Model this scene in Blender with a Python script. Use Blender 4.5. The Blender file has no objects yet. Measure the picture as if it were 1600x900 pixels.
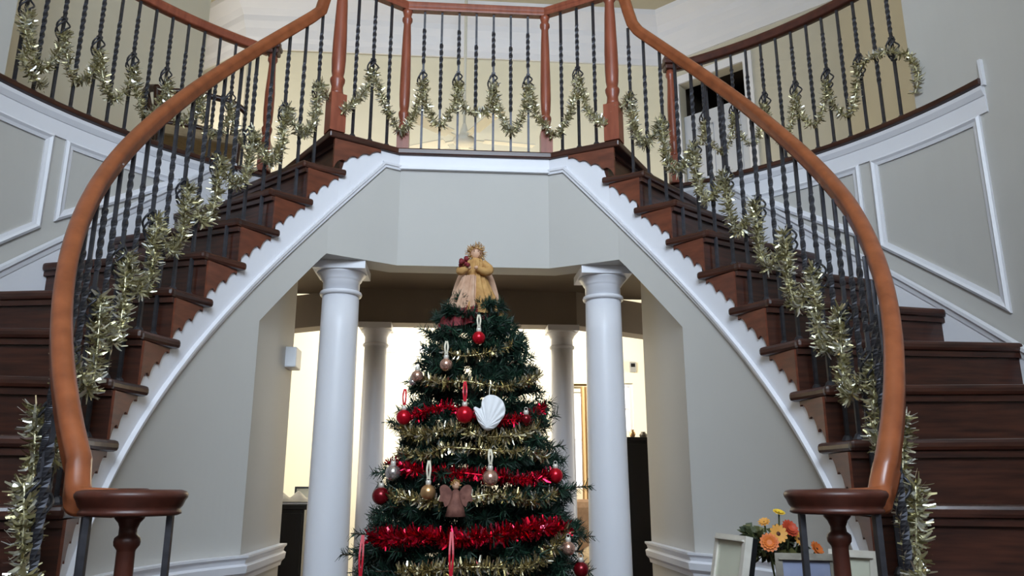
import bpy, math, random
from mathutils import Vector, Matrix
random.seed(7)
PI = math.pi
SC = bpy.context.scene
COL = SC.collection
sin, cos, rad = math.sin, math.cos, math.radians

# ------------------------------------------------------------------ numbers of the place
RISE = 0.19                      # 15 risers
LZ = 15 * RISE                   # landing level 2.85
IC = (0.0, 2.57)                 # centre of the inner (open) side of the stairs
RW = 1.17                        # wall under the stairs
RT = 1.135                       # inner ends of the treads
RR = 1.215                       # hand rail / balusters
OC = (0.0, 2.15)                 # centre of the outer wall
RO = 2.12
TH15, DTH = 55.8, 8.1            # riser angles (degrees)
SL = RISE / DTH
GZ = 2.80                        # gallery floor
CEIL = 5.6
EYE = LZ - 1.661


def th(k):
    return TH15 - (15 - k) * DTH


def nose(a):
    return LZ - (TH15 - a) * SL


def ip(a, r, s=1):
    return (s * r * cos(rad(a)), IC[1] + r * sin(rad(a)))


def op(a, r=RO, s=1):
    return (s * (r * cos(rad(a))), OC[1] + r * sin(rad(a)))


# ------------------------------------------------------------------ materials
def new_mat(name, col, rough=0.5, metal=0.0, spec=0.5, coat=0.0):
    m = bpy.data.materials.new(name)
    m.use_nodes = True
    b = m.node_tree.nodes['Principled BSDF']
    b.inputs['Base Color'].default_value = (*col, 1)
    b.inputs['Roughness'].default_value = rough
    b.inputs['Metallic'].default_value = metal
    b.inputs['Specular IOR Level'].default_value = spec
    b.inputs['Coat Weight'].default_value = coat
    return m


def lin(r, g, b):
    f = lambda c: (c / 255 / 12.92) if c / 255 <= 0.04045 else ((c / 255 + 0.055) / 1.055) ** 2.4
    return (f(r), f(g), f(b))


def noise_mat(name, c1, c2, scale=(1, 1, 1), nscale=4.0, rough=0.5, metal=0.0, bump=0.0, spec=0.5, detail=4, coat=0.0):
    m = new_mat(name, c1, rough, metal, spec, coat)
    nt = m.node_tree
    b = nt.nodes['Principled BSDF']
    tc = nt.nodes.new('ShaderNodeTexCoord')
    mp = nt.nodes.new('ShaderNodeMapping')
    mp.inputs['Scale'].default_value = scale
    n = nt.nodes.new('ShaderNodeTexNoise')
    n.inputs['Scale'].default_value = nscale
    n.inputs['Detail'].default_value = detail
    r = nt.nodes.new('ShaderNodeValToRGB')
    r.color_ramp.elements[0].position = 0.3
    r.color_ramp.elements[1].position = 0.7
    r.color_ramp.elements[0].color = (*c1, 1)
    r.color_ramp.elements[1].color = (*c2, 1)
    nt.links.new(tc.outputs['Object'], mp.inputs['Vector'])
    nt.links.new(mp.outputs['Vector'], n.inputs['Vector'])
    nt.links.new(n.outputs['Fac'], r.inputs['Fac'])
    nt.links.new(r.outputs['Color'], b.inputs['Base Color'])
    if bump:
        bp = nt.nodes.new('ShaderNodeBump')
        bp.inputs['Strength'].default_value = bump
        bp.inputs['Distance'].default_value = 0.01
        nt.links.new(n.outputs['Fac'], bp.inputs['Height'])
        nt.links.new(bp.outputs['Normal'], b.inputs['Normal'])
    return m


def island_mat(name, stops, rough=0.3, metal=0.9):
    """every loose piece of the mesh takes its own colour from the ramp"""
    m = new_mat(name, stops[0][1], rough, metal)
    nt = m.node_tree
    b = nt.nodes['Principled BSDF']
    g = nt.nodes.new('ShaderNodeNewGeometry')
    r = nt.nodes.new('ShaderNodeValToRGB')
    r.color_ramp.interpolation = 'LINEAR'
    el = r.color_ramp.elements
    el[0].position, el[0].color = stops[0][0], (*stops[0][1], 1)
    el[1].position, el[1].color = stops[-1][0], (*stops[-1][1], 1)
    for p, c in stops[1:-1]:
        e = el.new(p)
        e.color = (*c, 1)
    nt.links.new(g.outputs['Random Per Island'], r.inputs['Fac'])
    nt.links.new(r.outputs['Color'], b.inputs['Base Color'])
    return m


M = {}
M['wall'] = noise_mat('wall paint greige', lin(196, 193, 188), lin(200, 197, 192), nscale=2.0, rough=0.6, spec=0.3)
M['upper_wall'] = noise_mat('upper wall paint', lin(203, 197, 180), lin(208, 202, 186), nscale=2.0, rough=0.7, spec=0.2)
M['cream'] = noise_mat('cream wall paint', lin(238, 230, 204), lin(241, 233, 209), nscale=2.0, rough=0.7, spec=0.2)
M['ceil'] = noise_mat('ceiling paint', lin(196, 188, 166), lin(202, 194, 172), nscale=3.0, rough=0.8, spec=0.2)
M['white'] = noise_mat('white trim paint', lin(232, 232, 238), lin(236, 236, 242), nscale=3.0, rough=0.35, spec=0.4)
M['tread'] = noise_mat('dark stair wood', lin(44, 22, 16), lin(80, 43, 30), scale=(1.2, 1.2, 14), nscale=5, rough=0.32, spec=0.5, coat=0.15)
M['bracket'] = noise_mat('stair bracket wood', lin(92, 48, 32), lin(122, 66, 44), scale=(2, 2, 8), nscale=5, rough=0.4)
M['rail'] = noise_mat('hand rail wood', lin(128, 68, 38), lin(158, 88, 52), scale=(3, 3, 3), nscale=6, rough=0.33, coat=0.2)
M['newel'] = noise_mat('newel wood', lin(128, 64, 44), lin(156, 84, 60), scale=(10, 10, 1.5), nscale=4, rough=0.38, coat=0.1)
M['volute'] = noise_mat('dark volute wood', lin(66, 32, 24), lin(88, 44, 32), scale=(4, 4, 4), nscale=6, rough=0.42, coat=0.05)
M['iron'] = noise_mat('wrought iron', lin(62, 62, 68), lin(80, 80, 86), nscale=40, rough=0.4, metal=0.55)
M['floor'] = noise_mat('floor boards', lin(74, 48, 36), lin(96, 64, 46), scale=(1, 12, 1), nscale=4, rough=0.4)
M['carpet'] = noise_mat('gallery carpet', lin(170, 158, 136), lin(184, 172, 150), nscale=60, rough=0.95)
M['black'] = noise_mat('black lacquer', lin(16, 17, 20), lin(22, 23, 26), nscale=6, rough=0.35)
M['needle'] = island_mat('tree needles', [(0, lin(10, 26, 20)), (0.5, lin(18, 46, 34)), (0.85, lin(30, 64, 46)), (1, lin(48, 86, 60))], 0.55, 0.0)
M['bark'] = noise_mat('brown trunk', lin(60, 42, 30), lin(80, 58, 40), nscale=20, rough=0.9)
M['gold_tinsel'] = island_mat('gold tinsel', [(0, lin(128, 120, 84)), (0.3, lin(186, 178, 136)), (0.6, lin(216, 210, 176)), (0.85, lin(232, 230, 216)), (1, lin(250, 250, 248))], 0.3, 0.8)
M['tree_tinsel'] = island_mat('old gold tinsel', [(0, lin(116, 104, 66)), (0.5, lin(186, 170, 118)), (0.8, lin(220, 210, 180)), (1, lin(248, 247, 240))], 0.25, 0.85)
M['red_tinsel'] = island_mat('red tinsel', [(0, lin(120, 4, 22)), (0.5, lin(200, 10, 44)), (0.9, lin(232, 30, 70)), (1, lin(250, 120, 150))], 0.25, 0.85)
M['red_ball'] = new_mat('red glass ball', lin(205, 18, 40), 0.2, 0.55)
M['dark_red_ball'] = new_mat('dark red glass ball', lin(120, 14, 26), 0.22, 0.5)
M['gold_ball'] = new_mat('gold ball', lin(214, 170, 120), 0.3, 0.8)
M['rose_ball'] = new_mat('rose gold ball', lin(222, 178, 160), 0.2, 0.8)
M['silver_ball'] = new_mat('silver ball', lin(214, 206, 206), 0.18, 0.85)
M['silver'] = noise_mat('brushed silver', lin(214, 208, 196), lin(228, 222, 210), nscale=30, rough=0.35, metal=0.15)
M['red_ribbon'] = noise_mat('red ribbon', lin(190, 14, 40), lin(210, 24, 50), nscale=60, rough=0.45)
M['cream_ribbon'] = noise_mat('cream ribbon', lin(214, 206, 184), lin(226, 218, 196), nscale=60, rough=0.6)
M['shell'] = noise_mat('white plaster', lin(236, 236, 238), lin(228, 228, 230), nscale=30, rough=0.6)
M['burlap'] = noise_mat('golden burlap', lin(176, 130, 74), lin(202, 158, 98), nscale=40, rough=0.8, bump=0.3)
M['pink_cloth'] = noise_mat('pale pink cloth', lin(184, 144, 116), lin(206, 170, 144), nscale=30, rough=0.8, bump=0.2)
M['maroon'] = noise_mat('maroon cloth', lin(110, 24, 32), lin(136, 40, 46), nscale=50, rough=0.7, bump=0.3)
M['skin'] = new_mat('doll porcelain', lin(214, 170, 140), 0.5)
M['straw'] = island_mat('straw hair', [(0, lin(150, 106, 54)), (0.6, lin(186, 140, 80)), (1, lin(206, 168, 108))], 0.7, 0.0)
M['brown_lace'] = noise_mat('brown lace', lin(98, 58, 50), lin(140, 94, 80), nscale=40, rough=0.8, bump=0.3)
M['leaf'] = island_mat('green leaves', [(0, lin(40, 50, 28)), (0.6, lin(70, 76, 42)), (1, lin(110, 106, 60))], 0.6, 0.0)
M['orange'] = noise_mat('orange petals', lin(196, 92, 32), lin(216, 120, 48), nscale=30, rough=0.6)
M['amber'] = noise_mat('amber petals', lin(206, 140, 56), lin(222, 162, 78), nscale=30, rough=0.6)
M['yellow'] = noise_mat('yellow petals', lin(226, 184, 40), lin(240, 204, 70), nscale=30, rough=0.6)
M['rust'] = noise_mat('rust petals', lin(168, 54, 28), lin(190, 72, 40), nscale=30, rough=0.6)
M['core'] = new_mat('flower core', lin(70, 36, 20), 0.8)
M['pot'] = noise_mat('brown pot', lin(120, 84, 52), lin(140, 100, 64), nscale=12, rough=0.6)
M['photo_pale'] = noise_mat('pale photo print', lin(206, 206, 186), lin(216, 216, 198), nscale=3, rough=0.25)
M['photo_blue'] = noise_mat('blue grey photo print', lin(110, 120, 150), lin(150, 156, 178), nscale=6, rough=0.25)
M['photo_dark'] = noise_mat('dark figure in print', lin(60, 44, 52), lin(84, 60, 66), nscale=12, rough=0.3)
M['pewter'] = noise_mat('pewter frame', lin(104, 98, 88), lin(126, 120, 108), nscale=30, rough=0.4, metal=0.5)
M['table_wood'] = noise_mat('table wood', lin(70, 38, 24), lin(92, 54, 34), scale=(2, 12, 2), nscale=4, rough=0.35)
M['sofa'] = noise_mat('brown upholstery', lin(128, 100, 74), lin(146, 116, 88), nscale=30, rough=0.9)
M['sofa_light'] = noise_mat('tan cushion', lin(176, 156, 124), lin(190, 170, 138), nscale=30, rough=0.9)
M['curtain'] = noise_mat('tan curtain', lin(190, 160, 112), lin(206, 176, 128), scale=(30, 30, 1), nscale=3, rough=0.8)
M['cloth'] = noise_mat('white cloth', lin(226, 224, 220), lin(236, 234, 230), nscale=20, rough=0.9)
M['door'] = noise_mat('white door paint', lin(196, 200, 210), lin(202, 206, 214), nscale=3, rough=0.45)
M['brass'] = new_mat('aged brass', lin(120, 98, 60), 0.35, 0.9)
M['dark_wood'] = noise_mat('dark chair wood', lin(50, 26, 18), lin(70, 38, 26), scale=(2, 2, 10), nscale=4, rough=0.35)
M['seat'] = noise_mat('chair seat cloth', lin(150, 130, 100), lin(166, 146, 116), nscale=40, rough=0.9)
M['fan'] = new_mat('white fan enamel', lin(226, 222, 208), 0.4)
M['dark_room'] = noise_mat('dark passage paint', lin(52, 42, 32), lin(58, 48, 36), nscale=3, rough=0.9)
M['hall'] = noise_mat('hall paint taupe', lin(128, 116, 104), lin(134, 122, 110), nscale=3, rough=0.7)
M['plastic'] = new_mat('white plastic', lin(226, 228, 232), 0.4)
M['grey_plastic'] = new_mat('grey plastic', lin(150, 150, 146), 0.5)

gl = bpy.data.materials.new('window glass')
gl.use_nodes = True
nt = gl.node_tree
nt.nodes.clear()
o_ = nt.nodes.new('ShaderNodeOutputMaterial')
mx = nt.nodes.new('ShaderNodeMixShader')
tr = nt.nodes.new('ShaderNodeBsdfTransparent')
gs = nt.nodes.new('ShaderNodeBsdfGlossy')
gs.inputs['Roughness'].default_value = 0.05
mx.inputs[0].default_value = 0.06
nt.links.new(tr.outputs[0], mx.inputs[1])
nt.links.new(gs.outputs[0], mx.inputs[2])
nt.links.new(mx.outputs[0], o_.inputs[0])
M['glass'] = gl


# ------------------------------------------------------------------ mesh builder
class MB:
    def __init__(s):
        s.v, s.f, s.sm = [], [], []

    def add(s, vs, fs, smooth=False):
        b = len(s.v)
        s.v += [tuple(p) for p in vs]
        s.f += [tuple(b + i for i in f) for f in fs]
        s.sm += [smooth] * len(fs)

    def box(s, c, d, rz=0.0, mat=None):
        x, y, z = d[0] / 2, d[1] / 2, d[2] / 2
        vs = [Vector((a, b, e)) for a in (-x, x) for b in (-y, y) for e in (-z, z)]
        R = mat or Matrix.Rotation(rz, 3, 'Z')
        vs = [R @ p + Vector(c) for p in vs]
        s.add(vs, [(0, 1, 3, 2), (4, 6, 7, 5), (0, 4, 5, 1), (2, 3, 7, 6), (0, 2, 6, 4), (1, 5, 7, 3)])

    def prism(s, poly, z0, z1):
        n = len(poly)
        vs = [(p[0], p[1], z0) for p in poly] + [(p[0], p[1], z1) for p in poly]
        fs = [tuple(range(n))[::-1], tuple(range(n, 2 * n))]
        fs += [(i, (i + 1) % n, n + (i + 1) % n, n + i) for i in range(n)]
        s.add(vs, fs)

    def loft(s, secs, smooth=False, caps=True, closed=False):
        n = len(secs[0])
        vs = [p for sec in secs for p in sec]
        m = len(secs)
        fs = []
        for i in range(m if closed else m - 1):
            a, b = i * n, ((i + 1) % m) * n
            for j in range(n):
                k = (j + 1) % n
                fs.append((a + j, a + k, b + k, b + j))
        s.add(vs, fs, smooth)
        if caps and not closed:
            s.add(secs[0], [tuple(range(n))[::-1]])
            s.add(secs[-1], [tuple(range(n))])

    def lathe(s, prof, seg=20, c=(0, 0, 0), smooth=True, mat=None):
        vs, fs = [], []
        for r, z in prof:
            for i in range(seg):
                a = 2 * PI * i / seg
                p = Vector((r * cos(a), r * sin(a), z))
                if mat is not None:
                    p = mat @ p
                vs.append((p[0] + c[0], p[1] + c[1], p[2] + c[2]))
        for j in range(len(prof) - 1):
            for i in range(seg):
                k = (i + 1) % seg
                fs.append((j * seg + i, j * seg + k, (j + 1) * seg + k, (j + 1) * seg + i))
        s.add(vs, fs, smooth)
        b = len(s.v) - len(vs)
        if prof[0][0] > 1e-6:
            s.f.append(tuple(b + i for i in range(seg))[::-1]); s.sm.append(False)
        if prof[-1][0] > 1e-6:
            e = b + (len(prof) - 1) * seg
            s.f.append(tuple(e + i for i in range(seg))); s.sm.append(False)

    def tube(s, pts, r, seg=8, smooth=True):
        rs = r if isinstance(r, (list, tuple)) else [r] * len(pts)
        s.sweep(pts, [[(rr * cos(2 * PI * i / seg), rr * sin(2 * PI * i / seg)) for i in range(seg)] for rr in rs], smooth)

    def sweep(s, pts, prof, smooth=False, up=(0, 0, 1), closed=False):
        """prof: list of (side, up) points, or one such list per path point"""
        pts = [Vector(p) for p in pts]
        per = isinstance(prof[0][0], (list, tuple))
        secs = []
        n = len(pts)
        up = Vector(up)
        for i, p in enumerate(pts):
            if closed:
                t = pts[(i + 1) % n] - pts[i - 1]
            else:
                t = pts[min(i + 1, n - 1)] - pts[max(i - 1, 0)]
            t.normalize()
            u = up - t * up.dot(t)
            if u.length < 0.05:
                u = Vector((0.9, 0.1, 0)) - t * Vector((0.9, 0.1, 0)).dot(t)
            u.normalize()
            sd = t.cross(u)
            pr = prof[i] if per else prof
            secs.append([p + sd * a + u * b for a, b in pr])
        s.loft(secs, smooth, closed=closed)

    def quad_strip(s, p, d, n, w, l):
        """thin strip from p along d, width along n"""
        s.add([p - n * w, p + n * w, p + d * l + n * w, p + d * l - n * w], [(0, 1, 2, 3)])

    def sphere(s, c, r, seg=20, rings=12, sc=(1, 1, 1)):
        prof = [(max(r * sin(PI * i / rings), 0.0) if 0 < i < rings else 0.0, -r * cos(PI * i / rings)) for i in range(rings + 1)]
        s.lathe(prof, seg, c, True, Matrix.Diagonal(sc))

    def build(s, name, mat, parent=None, bevel=0.0, loc=None):
        me = bpy.data.meshes.new(name)
        me.from_pydata([tuple(p) for p in s.v], [], s.f)
        me.polygons.foreach_set('use_smooth', s.sm)
        me.update()
        me.materials.append(mat)
        o = bpy.data.objects.new(name, me)
        COL.objects.link(o)
        if parent is not None:
            o.parent = parent
        if loc:
            o.location = loc
        if bevel:
            b = o.modifiers.new('bevel', 'BEVEL')
            b.width = bevel
            b.segments = 2
            b.limit_method = 'ANGLE'
            b.angle_limit = rad(40)
        return o


def catmull(pts, n=8):
    pts = [Vector(p) for p in pts]
    out = []
    for i in range(len(pts) - 1):
        p0 = pts[max(i - 1, 0)]; p1 = pts[i]; p2 = pts[i + 1]; p3 = pts[min(i + 2, len(pts) - 1)]
        for j in range(n):
            t = j / n
            out.append(.5 * ((2 * p1) + (-p0 + p2) * t + (2 * p0 - 5 * p1 + 4 * p2 - p3) * t * t + (-p0 + 3 * p1 - 3 * p2 + p3) * t ** 3))
    out.append(pts[-1])
    return out


def tag(o, label=None, cat=None, group=None, kind=None):
    if label: o['label'] = label
    if cat: o['category'] = cat
    if group: o['group'] = group
    if kind: o['kind'] = kind
    return o


def thing(name, label, cat, loc=(0, 0, 0), rz=0.0, group=None):
    o = bpy.data.objects.new(name, None)
    o.empty_display_size = 0.1
    COL.objects.link(o)
    o.location = loc
    o.rotation_euler = (0, 0, rz)
    return tag(o, label, cat, group)


def struct(mb, name, mat, label, cat, bevel=0.0):
    return tag(mb.build(name, mat, None, bevel), label, cat, None, 'structure')


def arc(a0, a1, n):
    return [a0 + (a1 - a0) * i / n for i in range(n + 1)]


# ------------------------------------------------------------------ camera
F_PX = 1216.0
PITCH, YAW = rad(14.31), rad(4.31)
fw = Vector((sin(YAW) * cos(PITCH), cos(YAW) * cos(PITCH), sin(PITCH)))
rt = Vector((cos(YAW), -sin(YAW), 0))
up = rt.cross(fw)
cam = bpy.data.cameras.new('camera')
cam.sensor_width = 36
cam.lens = F_PX / 1600 * 36
cam.clip_start = 0.05
co = bpy.data.objects.new('camera', cam)
COL.objects.link(co)
co.matrix_world = Matrix(((rt.x, up.x, -fw.x, -0.089), (rt.y, up.y, -fw.y, 0.0), (rt.z, up.z, -fw.z, EYE), (0, 0, 0, 1)))
SC.camera = co

# ------------------------------------------------------------------ landing wall plan (right half, from the bottom of the flight to the centre)
FAC = (0.376, 3.695)             # corner of the front facet
NEW = (0.688, 3.517)             # corner with the flight


def zm(a):                       # bottom of the white band
    return min(nose(a) - 0.37, 2.752)


def wall_path(s, r_off=0.0):
    """(x, y, angle) along the wall under the stairs"""
    P = []
    for a in arc(-57, 54, 74):
        x, y = ip(a, RW + r_off, s)
        P.append((x, y, a))
    k = 1 + r_off / RW
    for t in (0.25, 0.5, 0.75, 1.0):
        x = NEW[0] + (FAC[0] - NEW[0]) * t
        y = NEW[1] + (FAC[1] - NEW[1]) * t
        a = math.degrees(math.atan2(y - IC[1], x))
        P.append((s * x * k, IC[1] + (y - IC[1]) * k, a))
    return P


def band(mb, P, Q, zb, zt, smooth=False):
    """solid between front path P and back path Q, bottom and top heights per station"""
    mb.loft([[(p[0], p[1], b), (q[0], q[1], b), (q[0], q[1], t), (p[0], p[1], t)] for p, q, b, t in zip(P, Q, zb, zt)], smooth)


A_SH0, A_SH1 = 38.6, 53.9        # sloping shoulder of the opening
Z_LINT = 2.238


def z_open(a):
    return Z_LINT - max(0.0, (A_SH1 - a)) * (Z_LINT - 1.868) / (A_SH1 - A_SH0)


for s, side in ((1, 'right'), (-1, 'left')):
    # solid wall from the foot of the flight to the shoulder
    A = arc(-57, A_SH0, 64)
    mb = MB()
    band(mb, [ip(a, RW, s) for a in A], [ip(a, RW + 0.12, s) for a in A], [0.0] * len(A), [max(zm(a), 0.02) + 0.02 for a in A])
    # above the sloping shoulder and the canted facet
    A2 = arc(A_SH0, 54, 12)
    P = [ip(a, RW, s) for a in A2]
    Q = [ip(a, RW + 0.14, s) for a in A2]
    zb = [z_open(a) for a in A2]
    zt = [zm(a) + 0.02 for a in A2]
    W = wall_path(s)[-4:]
    W2 = wall_path(s, 0.14)[-4:]
    P += W; Q += W2
    zb += [Z_LINT] * 4
    zt += [zm(w[2]) + 0.02 for w in W]
    band(mb, P, Q, zb, zt)
    struct(mb, 'wall_under_stair_' + side, M['wall'], 'curved pale wall under the %s flight with a sloping opening shoulder' % side, 'wall')
    # reveal running back beside the opening
    x0, y0 = ip(A_SH0, RW, 1)
    mb = MB()
    mb.loft([[(s * xa, yy, 0), (s * xb, yy, 0), (s * xb, yy, zz), (s * xa, yy, zz)] for xa, xb, yy, zz in
             ((x0, x0 + .1, y0 + .004, 2.16), (x0 - .002, x0 + .1, 3.42, 2.2), (x0 - .005, x0 + .1, 3.6, 2.3), (x0 - .008, x0 + .1, 3.75, 2.5), (x0 - .012, x0 + .1, 3.975, 2.5))])
    struct(mb, 'wall_reveal_' + side, M['wall'], 'short pale wall running back beside the %s front column' % side, 'wall')
mb = MB()
kf = 1 + 0.14 / RW
F2 = (FAC[0] * kf, IC[1] + (FAC[1] - IC[1]) * kf)
mb.prism([(-FAC[0], FAC[1]), (FAC[0], FAC[1]), (F2[0], F2[1]), (-F2[0], F2[1])], Z_LINT, 2.77)
struct(mb, 'wall_bridge', M['wall'], 'pale wall face below the landing above the tree', 'wall')

# white fascia of the landing front
mb = MB()
o1 = 0.012
mb.prism([(-FAC[0] - .003, FAC[1] - o1), (FAC[0] + .003, FAC[1] - o1), (FAC[0], FAC[1] + 0.1), (-FAC[0], FAC[1] + 0.1)], 2.748, 2.815)
mb.prism([(-FAC[0] - .004, FAC[1] - 0.022), (FAC[0] + .004, FAC[1] - 0.022), (FAC[0], FAC[1]), (-FAC[0], FAC[1])], 2.738, 2.756)
struct(mb, 'trim_1', M['white'], 'white band along the front of the landing above the pale wall', 'trim')

# chair rail round the wall under the stairs and along the reveals
CR = [(0, -.045), (.012, -.045), (.016, -.028), (.03, -.014), (.034, .012), (.022, .02), (.026, .034), (.036, .044), (.036, .052), (0, .052)]
for i, (s, side) in enumerate(((1, 'right'), (-1, 'left'))):
    pts = [(*ip(a, RW, s), 0.875) for a in arc(-20, A_SH0 - 1.0, 40)]
    x0, y0 = ip(A_SH0, RW, 1)
    pts += [(s * (x0 - .0), y0 - .002, 0.875), (s * (x0 - .003), y0 + .1, .875), (s * (x0 - .012), 3.97, 0.875)]
    mb = MB()
    mb.sweep(pts, [(-s * a, b) for a, b in CR])
    struct(mb, 'trim_%d' % (2 + i), M['white'], 'white chair rail moulding low on the %s wall under the stairs' % side, 'trim')

# ------------------------------------------------------------------ staircases
P0 = (0.0, 2.69)


def outer_pt(a, s=1):
    x, y = ip(a, RW, 1)
    dx, dy = x - P0[0], y - P0[1]
    l = math.hypot(dx, dy); dx /= l; dy /= l
    ox, oy = x - OC[0], y - OC[1]
    b = ox * dx + oy * dy
    c = ox * ox + oy * oy - (RO - .002) ** 2
    t = -b + math.sqrt(b * b - c)
    return (x + dx * t, y + dy * t)


def mir(P, s):
    return [(s * p[0], p[1]) + tuple(p[2:]) for p in P]


NOS = 0.028


def make_staircase(s, label):
    root = thing('staircase', label, 'staircase', (s * 1.5, 2.57, 0))
    root_off = Vector((s * 1.5, 2.57, 0))

    def put(mb, name, mat, par=root, bevel=0.0):
        mb.v = [(p[0] - root_off.x, p[1] - root_off.y, p[2]) for p in mb.v]
        return mb.build(name, mat, par, bevel)
    for k in range(1, 15):
        a0, a1 = th(k), th(k + 1)
        z = k * RISE
        # tread plan: inner edge, outer edge, nosing forward of the riser line
        pin0 = Vector(ip(a0, 1.158, 1)); pout0 = Vector(outer_pt(a0))
        d = (pout0 - pin0).normalized()
        nrm = Vector((d.y, -d.x))           # down-stairs direction
        inner = [Vector(ip(a, 1.158 - .03 * i / 5, 1)) for i, a in enumerate(arc(a0, a1 + 1.3, 5))]
        A0 = math.degrees(math.atan2(pout0.y - OC[1], pout0.x)); q = outer_pt(a1)
        A1 = math.degrees(math.atan2(q[1] - OC[1], q[0]))
        outer = [Vector(op(a, RO - .002)) for a in arc(A1, A0, 5)]
        poly = [pin0 + nrm * NOS] + inner + outer + [pout0 + nrm * NOS - d * 0.01]
        if k == 1:                          # starting step with a rounded end round the volute newel
            c = Vector((0.714, 1.62))
            poly = [c + Vector((.2 * cos(rad(t)), .2 * sin(rad(t)))) for t in arc(300, 110, 12)] + inner[2:] + outer + [pout0 + nrm * NOS]
        poly = [(p.x, p.y) for p in poly]
        if s > 0: poly = poly[::-1]
        mb = MB(); mb.prism(mir(poly, s), z - 0.036, z)
        put(mb, 'tread', M['tread'], bevel=0.012)
    for k in range(1, 16):
        a0 = th(k)
        pi = Vector(ip(a0, RW - .008)); po = Vector(outer_pt(a0))
        d = (po - pi).normalized(); nrm = Vector((d.y, -d.x))
        mb = MB()
        poly = [(p.x, p.y) for p in (pi, po, po - nrm * .02, pi - nrm * .02)]
        if k == 1:
            c = Vector((0.714, 1.62))
            poly = [(c.x + .17 * cos(rad(t)), c.y + .17 * sin(rad(t))) for t in arc(110, 310, 12)] + [(po.x, po.y), (po.x - nrm.x * .02, po.y - nrm.y * .02)]
        mb.prism(mir(poly, s), (k - 1) * RISE, k * RISE - .036)
        put(mb, 'riser', M['tread'])
        # small cove under the nosing
        if k > 1:
            mb = MB()
            poly = [(p.x, p.y) for p in (pi, po, po + nrm * .014, pi + nrm * .014)]
            mb.prism(mir(poly, s), k * RISE - .056, k * RISE - .0365)
            put(mb, 'cove', M['tread'])
    # white stringer face
    mb = MB()
    P, Q, zb, zt = [], [], [], []
    for k in range(2, 15):
        A = arc(th(k), th(k + 1), 6)
        for a in A:
            P.append(ip(a, RW - .006, s)); Q.append(ip(a, RW + .03, s))
            zb.append(max(zm(a) - .0, .0)); zt.append(k * RISE - .037)
    W = wall_path(s, -.006)[-4:]; W2 = wall_path(s, .03)[-4:]
    for w, w2 in zip(W, W2):
        P.append(w); Q.append(w2); zb.append(zm(w[2])); zt.append(LZ - .037)
    band(mb, P, Q, zb, zt)
    put(mb, 'stringer', M['white'])
    # moulding under the stringer
    pts = []
    for a in arc(-38, 54, 60):
        pts.append((*ip(a, RW - .004, s), zm(a)))
    for w in wall_path(s, -.004)[-4:]:
        if zm(w[2]) < 2.75: pts.append((w[0], w[1], zm(w[2])))
    aa = TH15 - (LZ - 2.752 - .37) / SL
    wx, wy = None, None
    t = 0.72
    x = NEW[0] + (FAC[0] - NEW[0]) * t; y = NEW[1] + (FAC[1] - NEW[1]) * t
    pts.append((s * x, y - .004, 2.748)); pts.append((s * FAC[0], FAC[1] - .006, 2.748))
    mb = MB()
    mb.sweep(pts, [(-s * a, b) for a, b in [(-.002, -.016), (.007, -.016), (.009, -.006), (.016, -.003), (.018, .008), (.006, .013), (-.002, .014)]])
    put(mb, 'moulding', M['white'])
    # scalloped brackets under the tread ends
    for k in range(2, 15):
        a0, a1 = th(k), th(k + 1)
        zt_ = k * RISE - .0365
        z0 = (k - 1) * RISE - .004
        n = 42
        secs = []
        span = a1 - a0 - .25
        for i in range(n + 1):
            t = i / n
            a = a0 + span * t
            base = z0 + (zt_ - .012 - z0) * t
            lob = 3
            f = (t * lob) % 1.0 if t < 1 else 1.0
            scal = .03 * (1 - abs(2 * f - 1) ** 2.4)
            zl = min(base - .006 + scal * (1 - .3 * t) , zt_ - .01)
            p = ip(a, RW - .016, s); q = ip(a, RW - .006, s)
            secs.append([(p[0], p[1], zl), (q[0], q[1], zl), (q[0], q[1], zt_), (p[0], p[1], zt_)])
        mb = MB(); mb.loft(secs)
        put(mb, 'bracket', M['bracket'])
    # bracket below the canted edge of the landing
    n = 30
    secs = []
    for i in range(n + 1):
        t = i / n
        tt = t * .68
        x = NEW[0] + (FAC[0] - NEW[0]) * tt; y = NEW[1] + (FAC[1] - NEW[1]) * tt
        base = 14 * RISE + (LZ - .052 - 14 * RISE) * t ** .8
        f = (t * 4) % 1.0 if t < 1 else 1.0
        zl = min(base + .022 * (1 - abs(2 * f - 1) ** 2.2) * (1 - .5 * t), LZ - .045)
        nx, ny = (y - IC[1]), x
        l = math.hypot(x, y - IC[1]); ux, uy = x / l, (y - IC[1]) / l
        p = (s * (x - ux * .018), y - uy * .018); q = (s * (x - ux * .004), y - uy * .004)
        secs.append([(p[0], p[1], zl), (q[0], q[1], zl), (q[0], q[1], LZ - .037), (p[0], p[1], LZ - .037)])
    mb = MB(); mb.loft(secs)
    put(mb, 'bracket', M['bracket'])
    # white skirt board against the outer wall
    mb = MB()
    A = arc(-50, 54, 70)
    P = [op(a, RO - .016, s) for a in A]; Q = [op(a, RO, s) for a in A]
    zs = [min(1.71 + .0302 * (a - 18.3) + .055, 2.8) for a in A]
    zs = [max(z, .12) for z in zs]
    band(mb, P, Q, [max(z - .45, 0) for z in zs], zs)
    sk = put(mb, 'skirt_board', M['white'])
    mb = MB()
    pts = [(*op(a, RO - .014, s), z) for a, z in zip(A, zs)]
    mb.sweep(pts, [(-s * a, b) for a, b in [(-.004, -.03), (.006, -.03), (.01, -.012), (.02, -.004), (.02, .008), (-.004, .014)]])
    put(mb, 'skirt_cap', M['white'], sk)
    return root


# NB: the white skirt of each flight is a board of the staircase
make_staircase(-1, 'dark wood curved staircase left of the tree, with scalloped white stringer')
make_staircase(1, 'dark wood curved staircase right of the tree, with scalloped white stringer')

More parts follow.
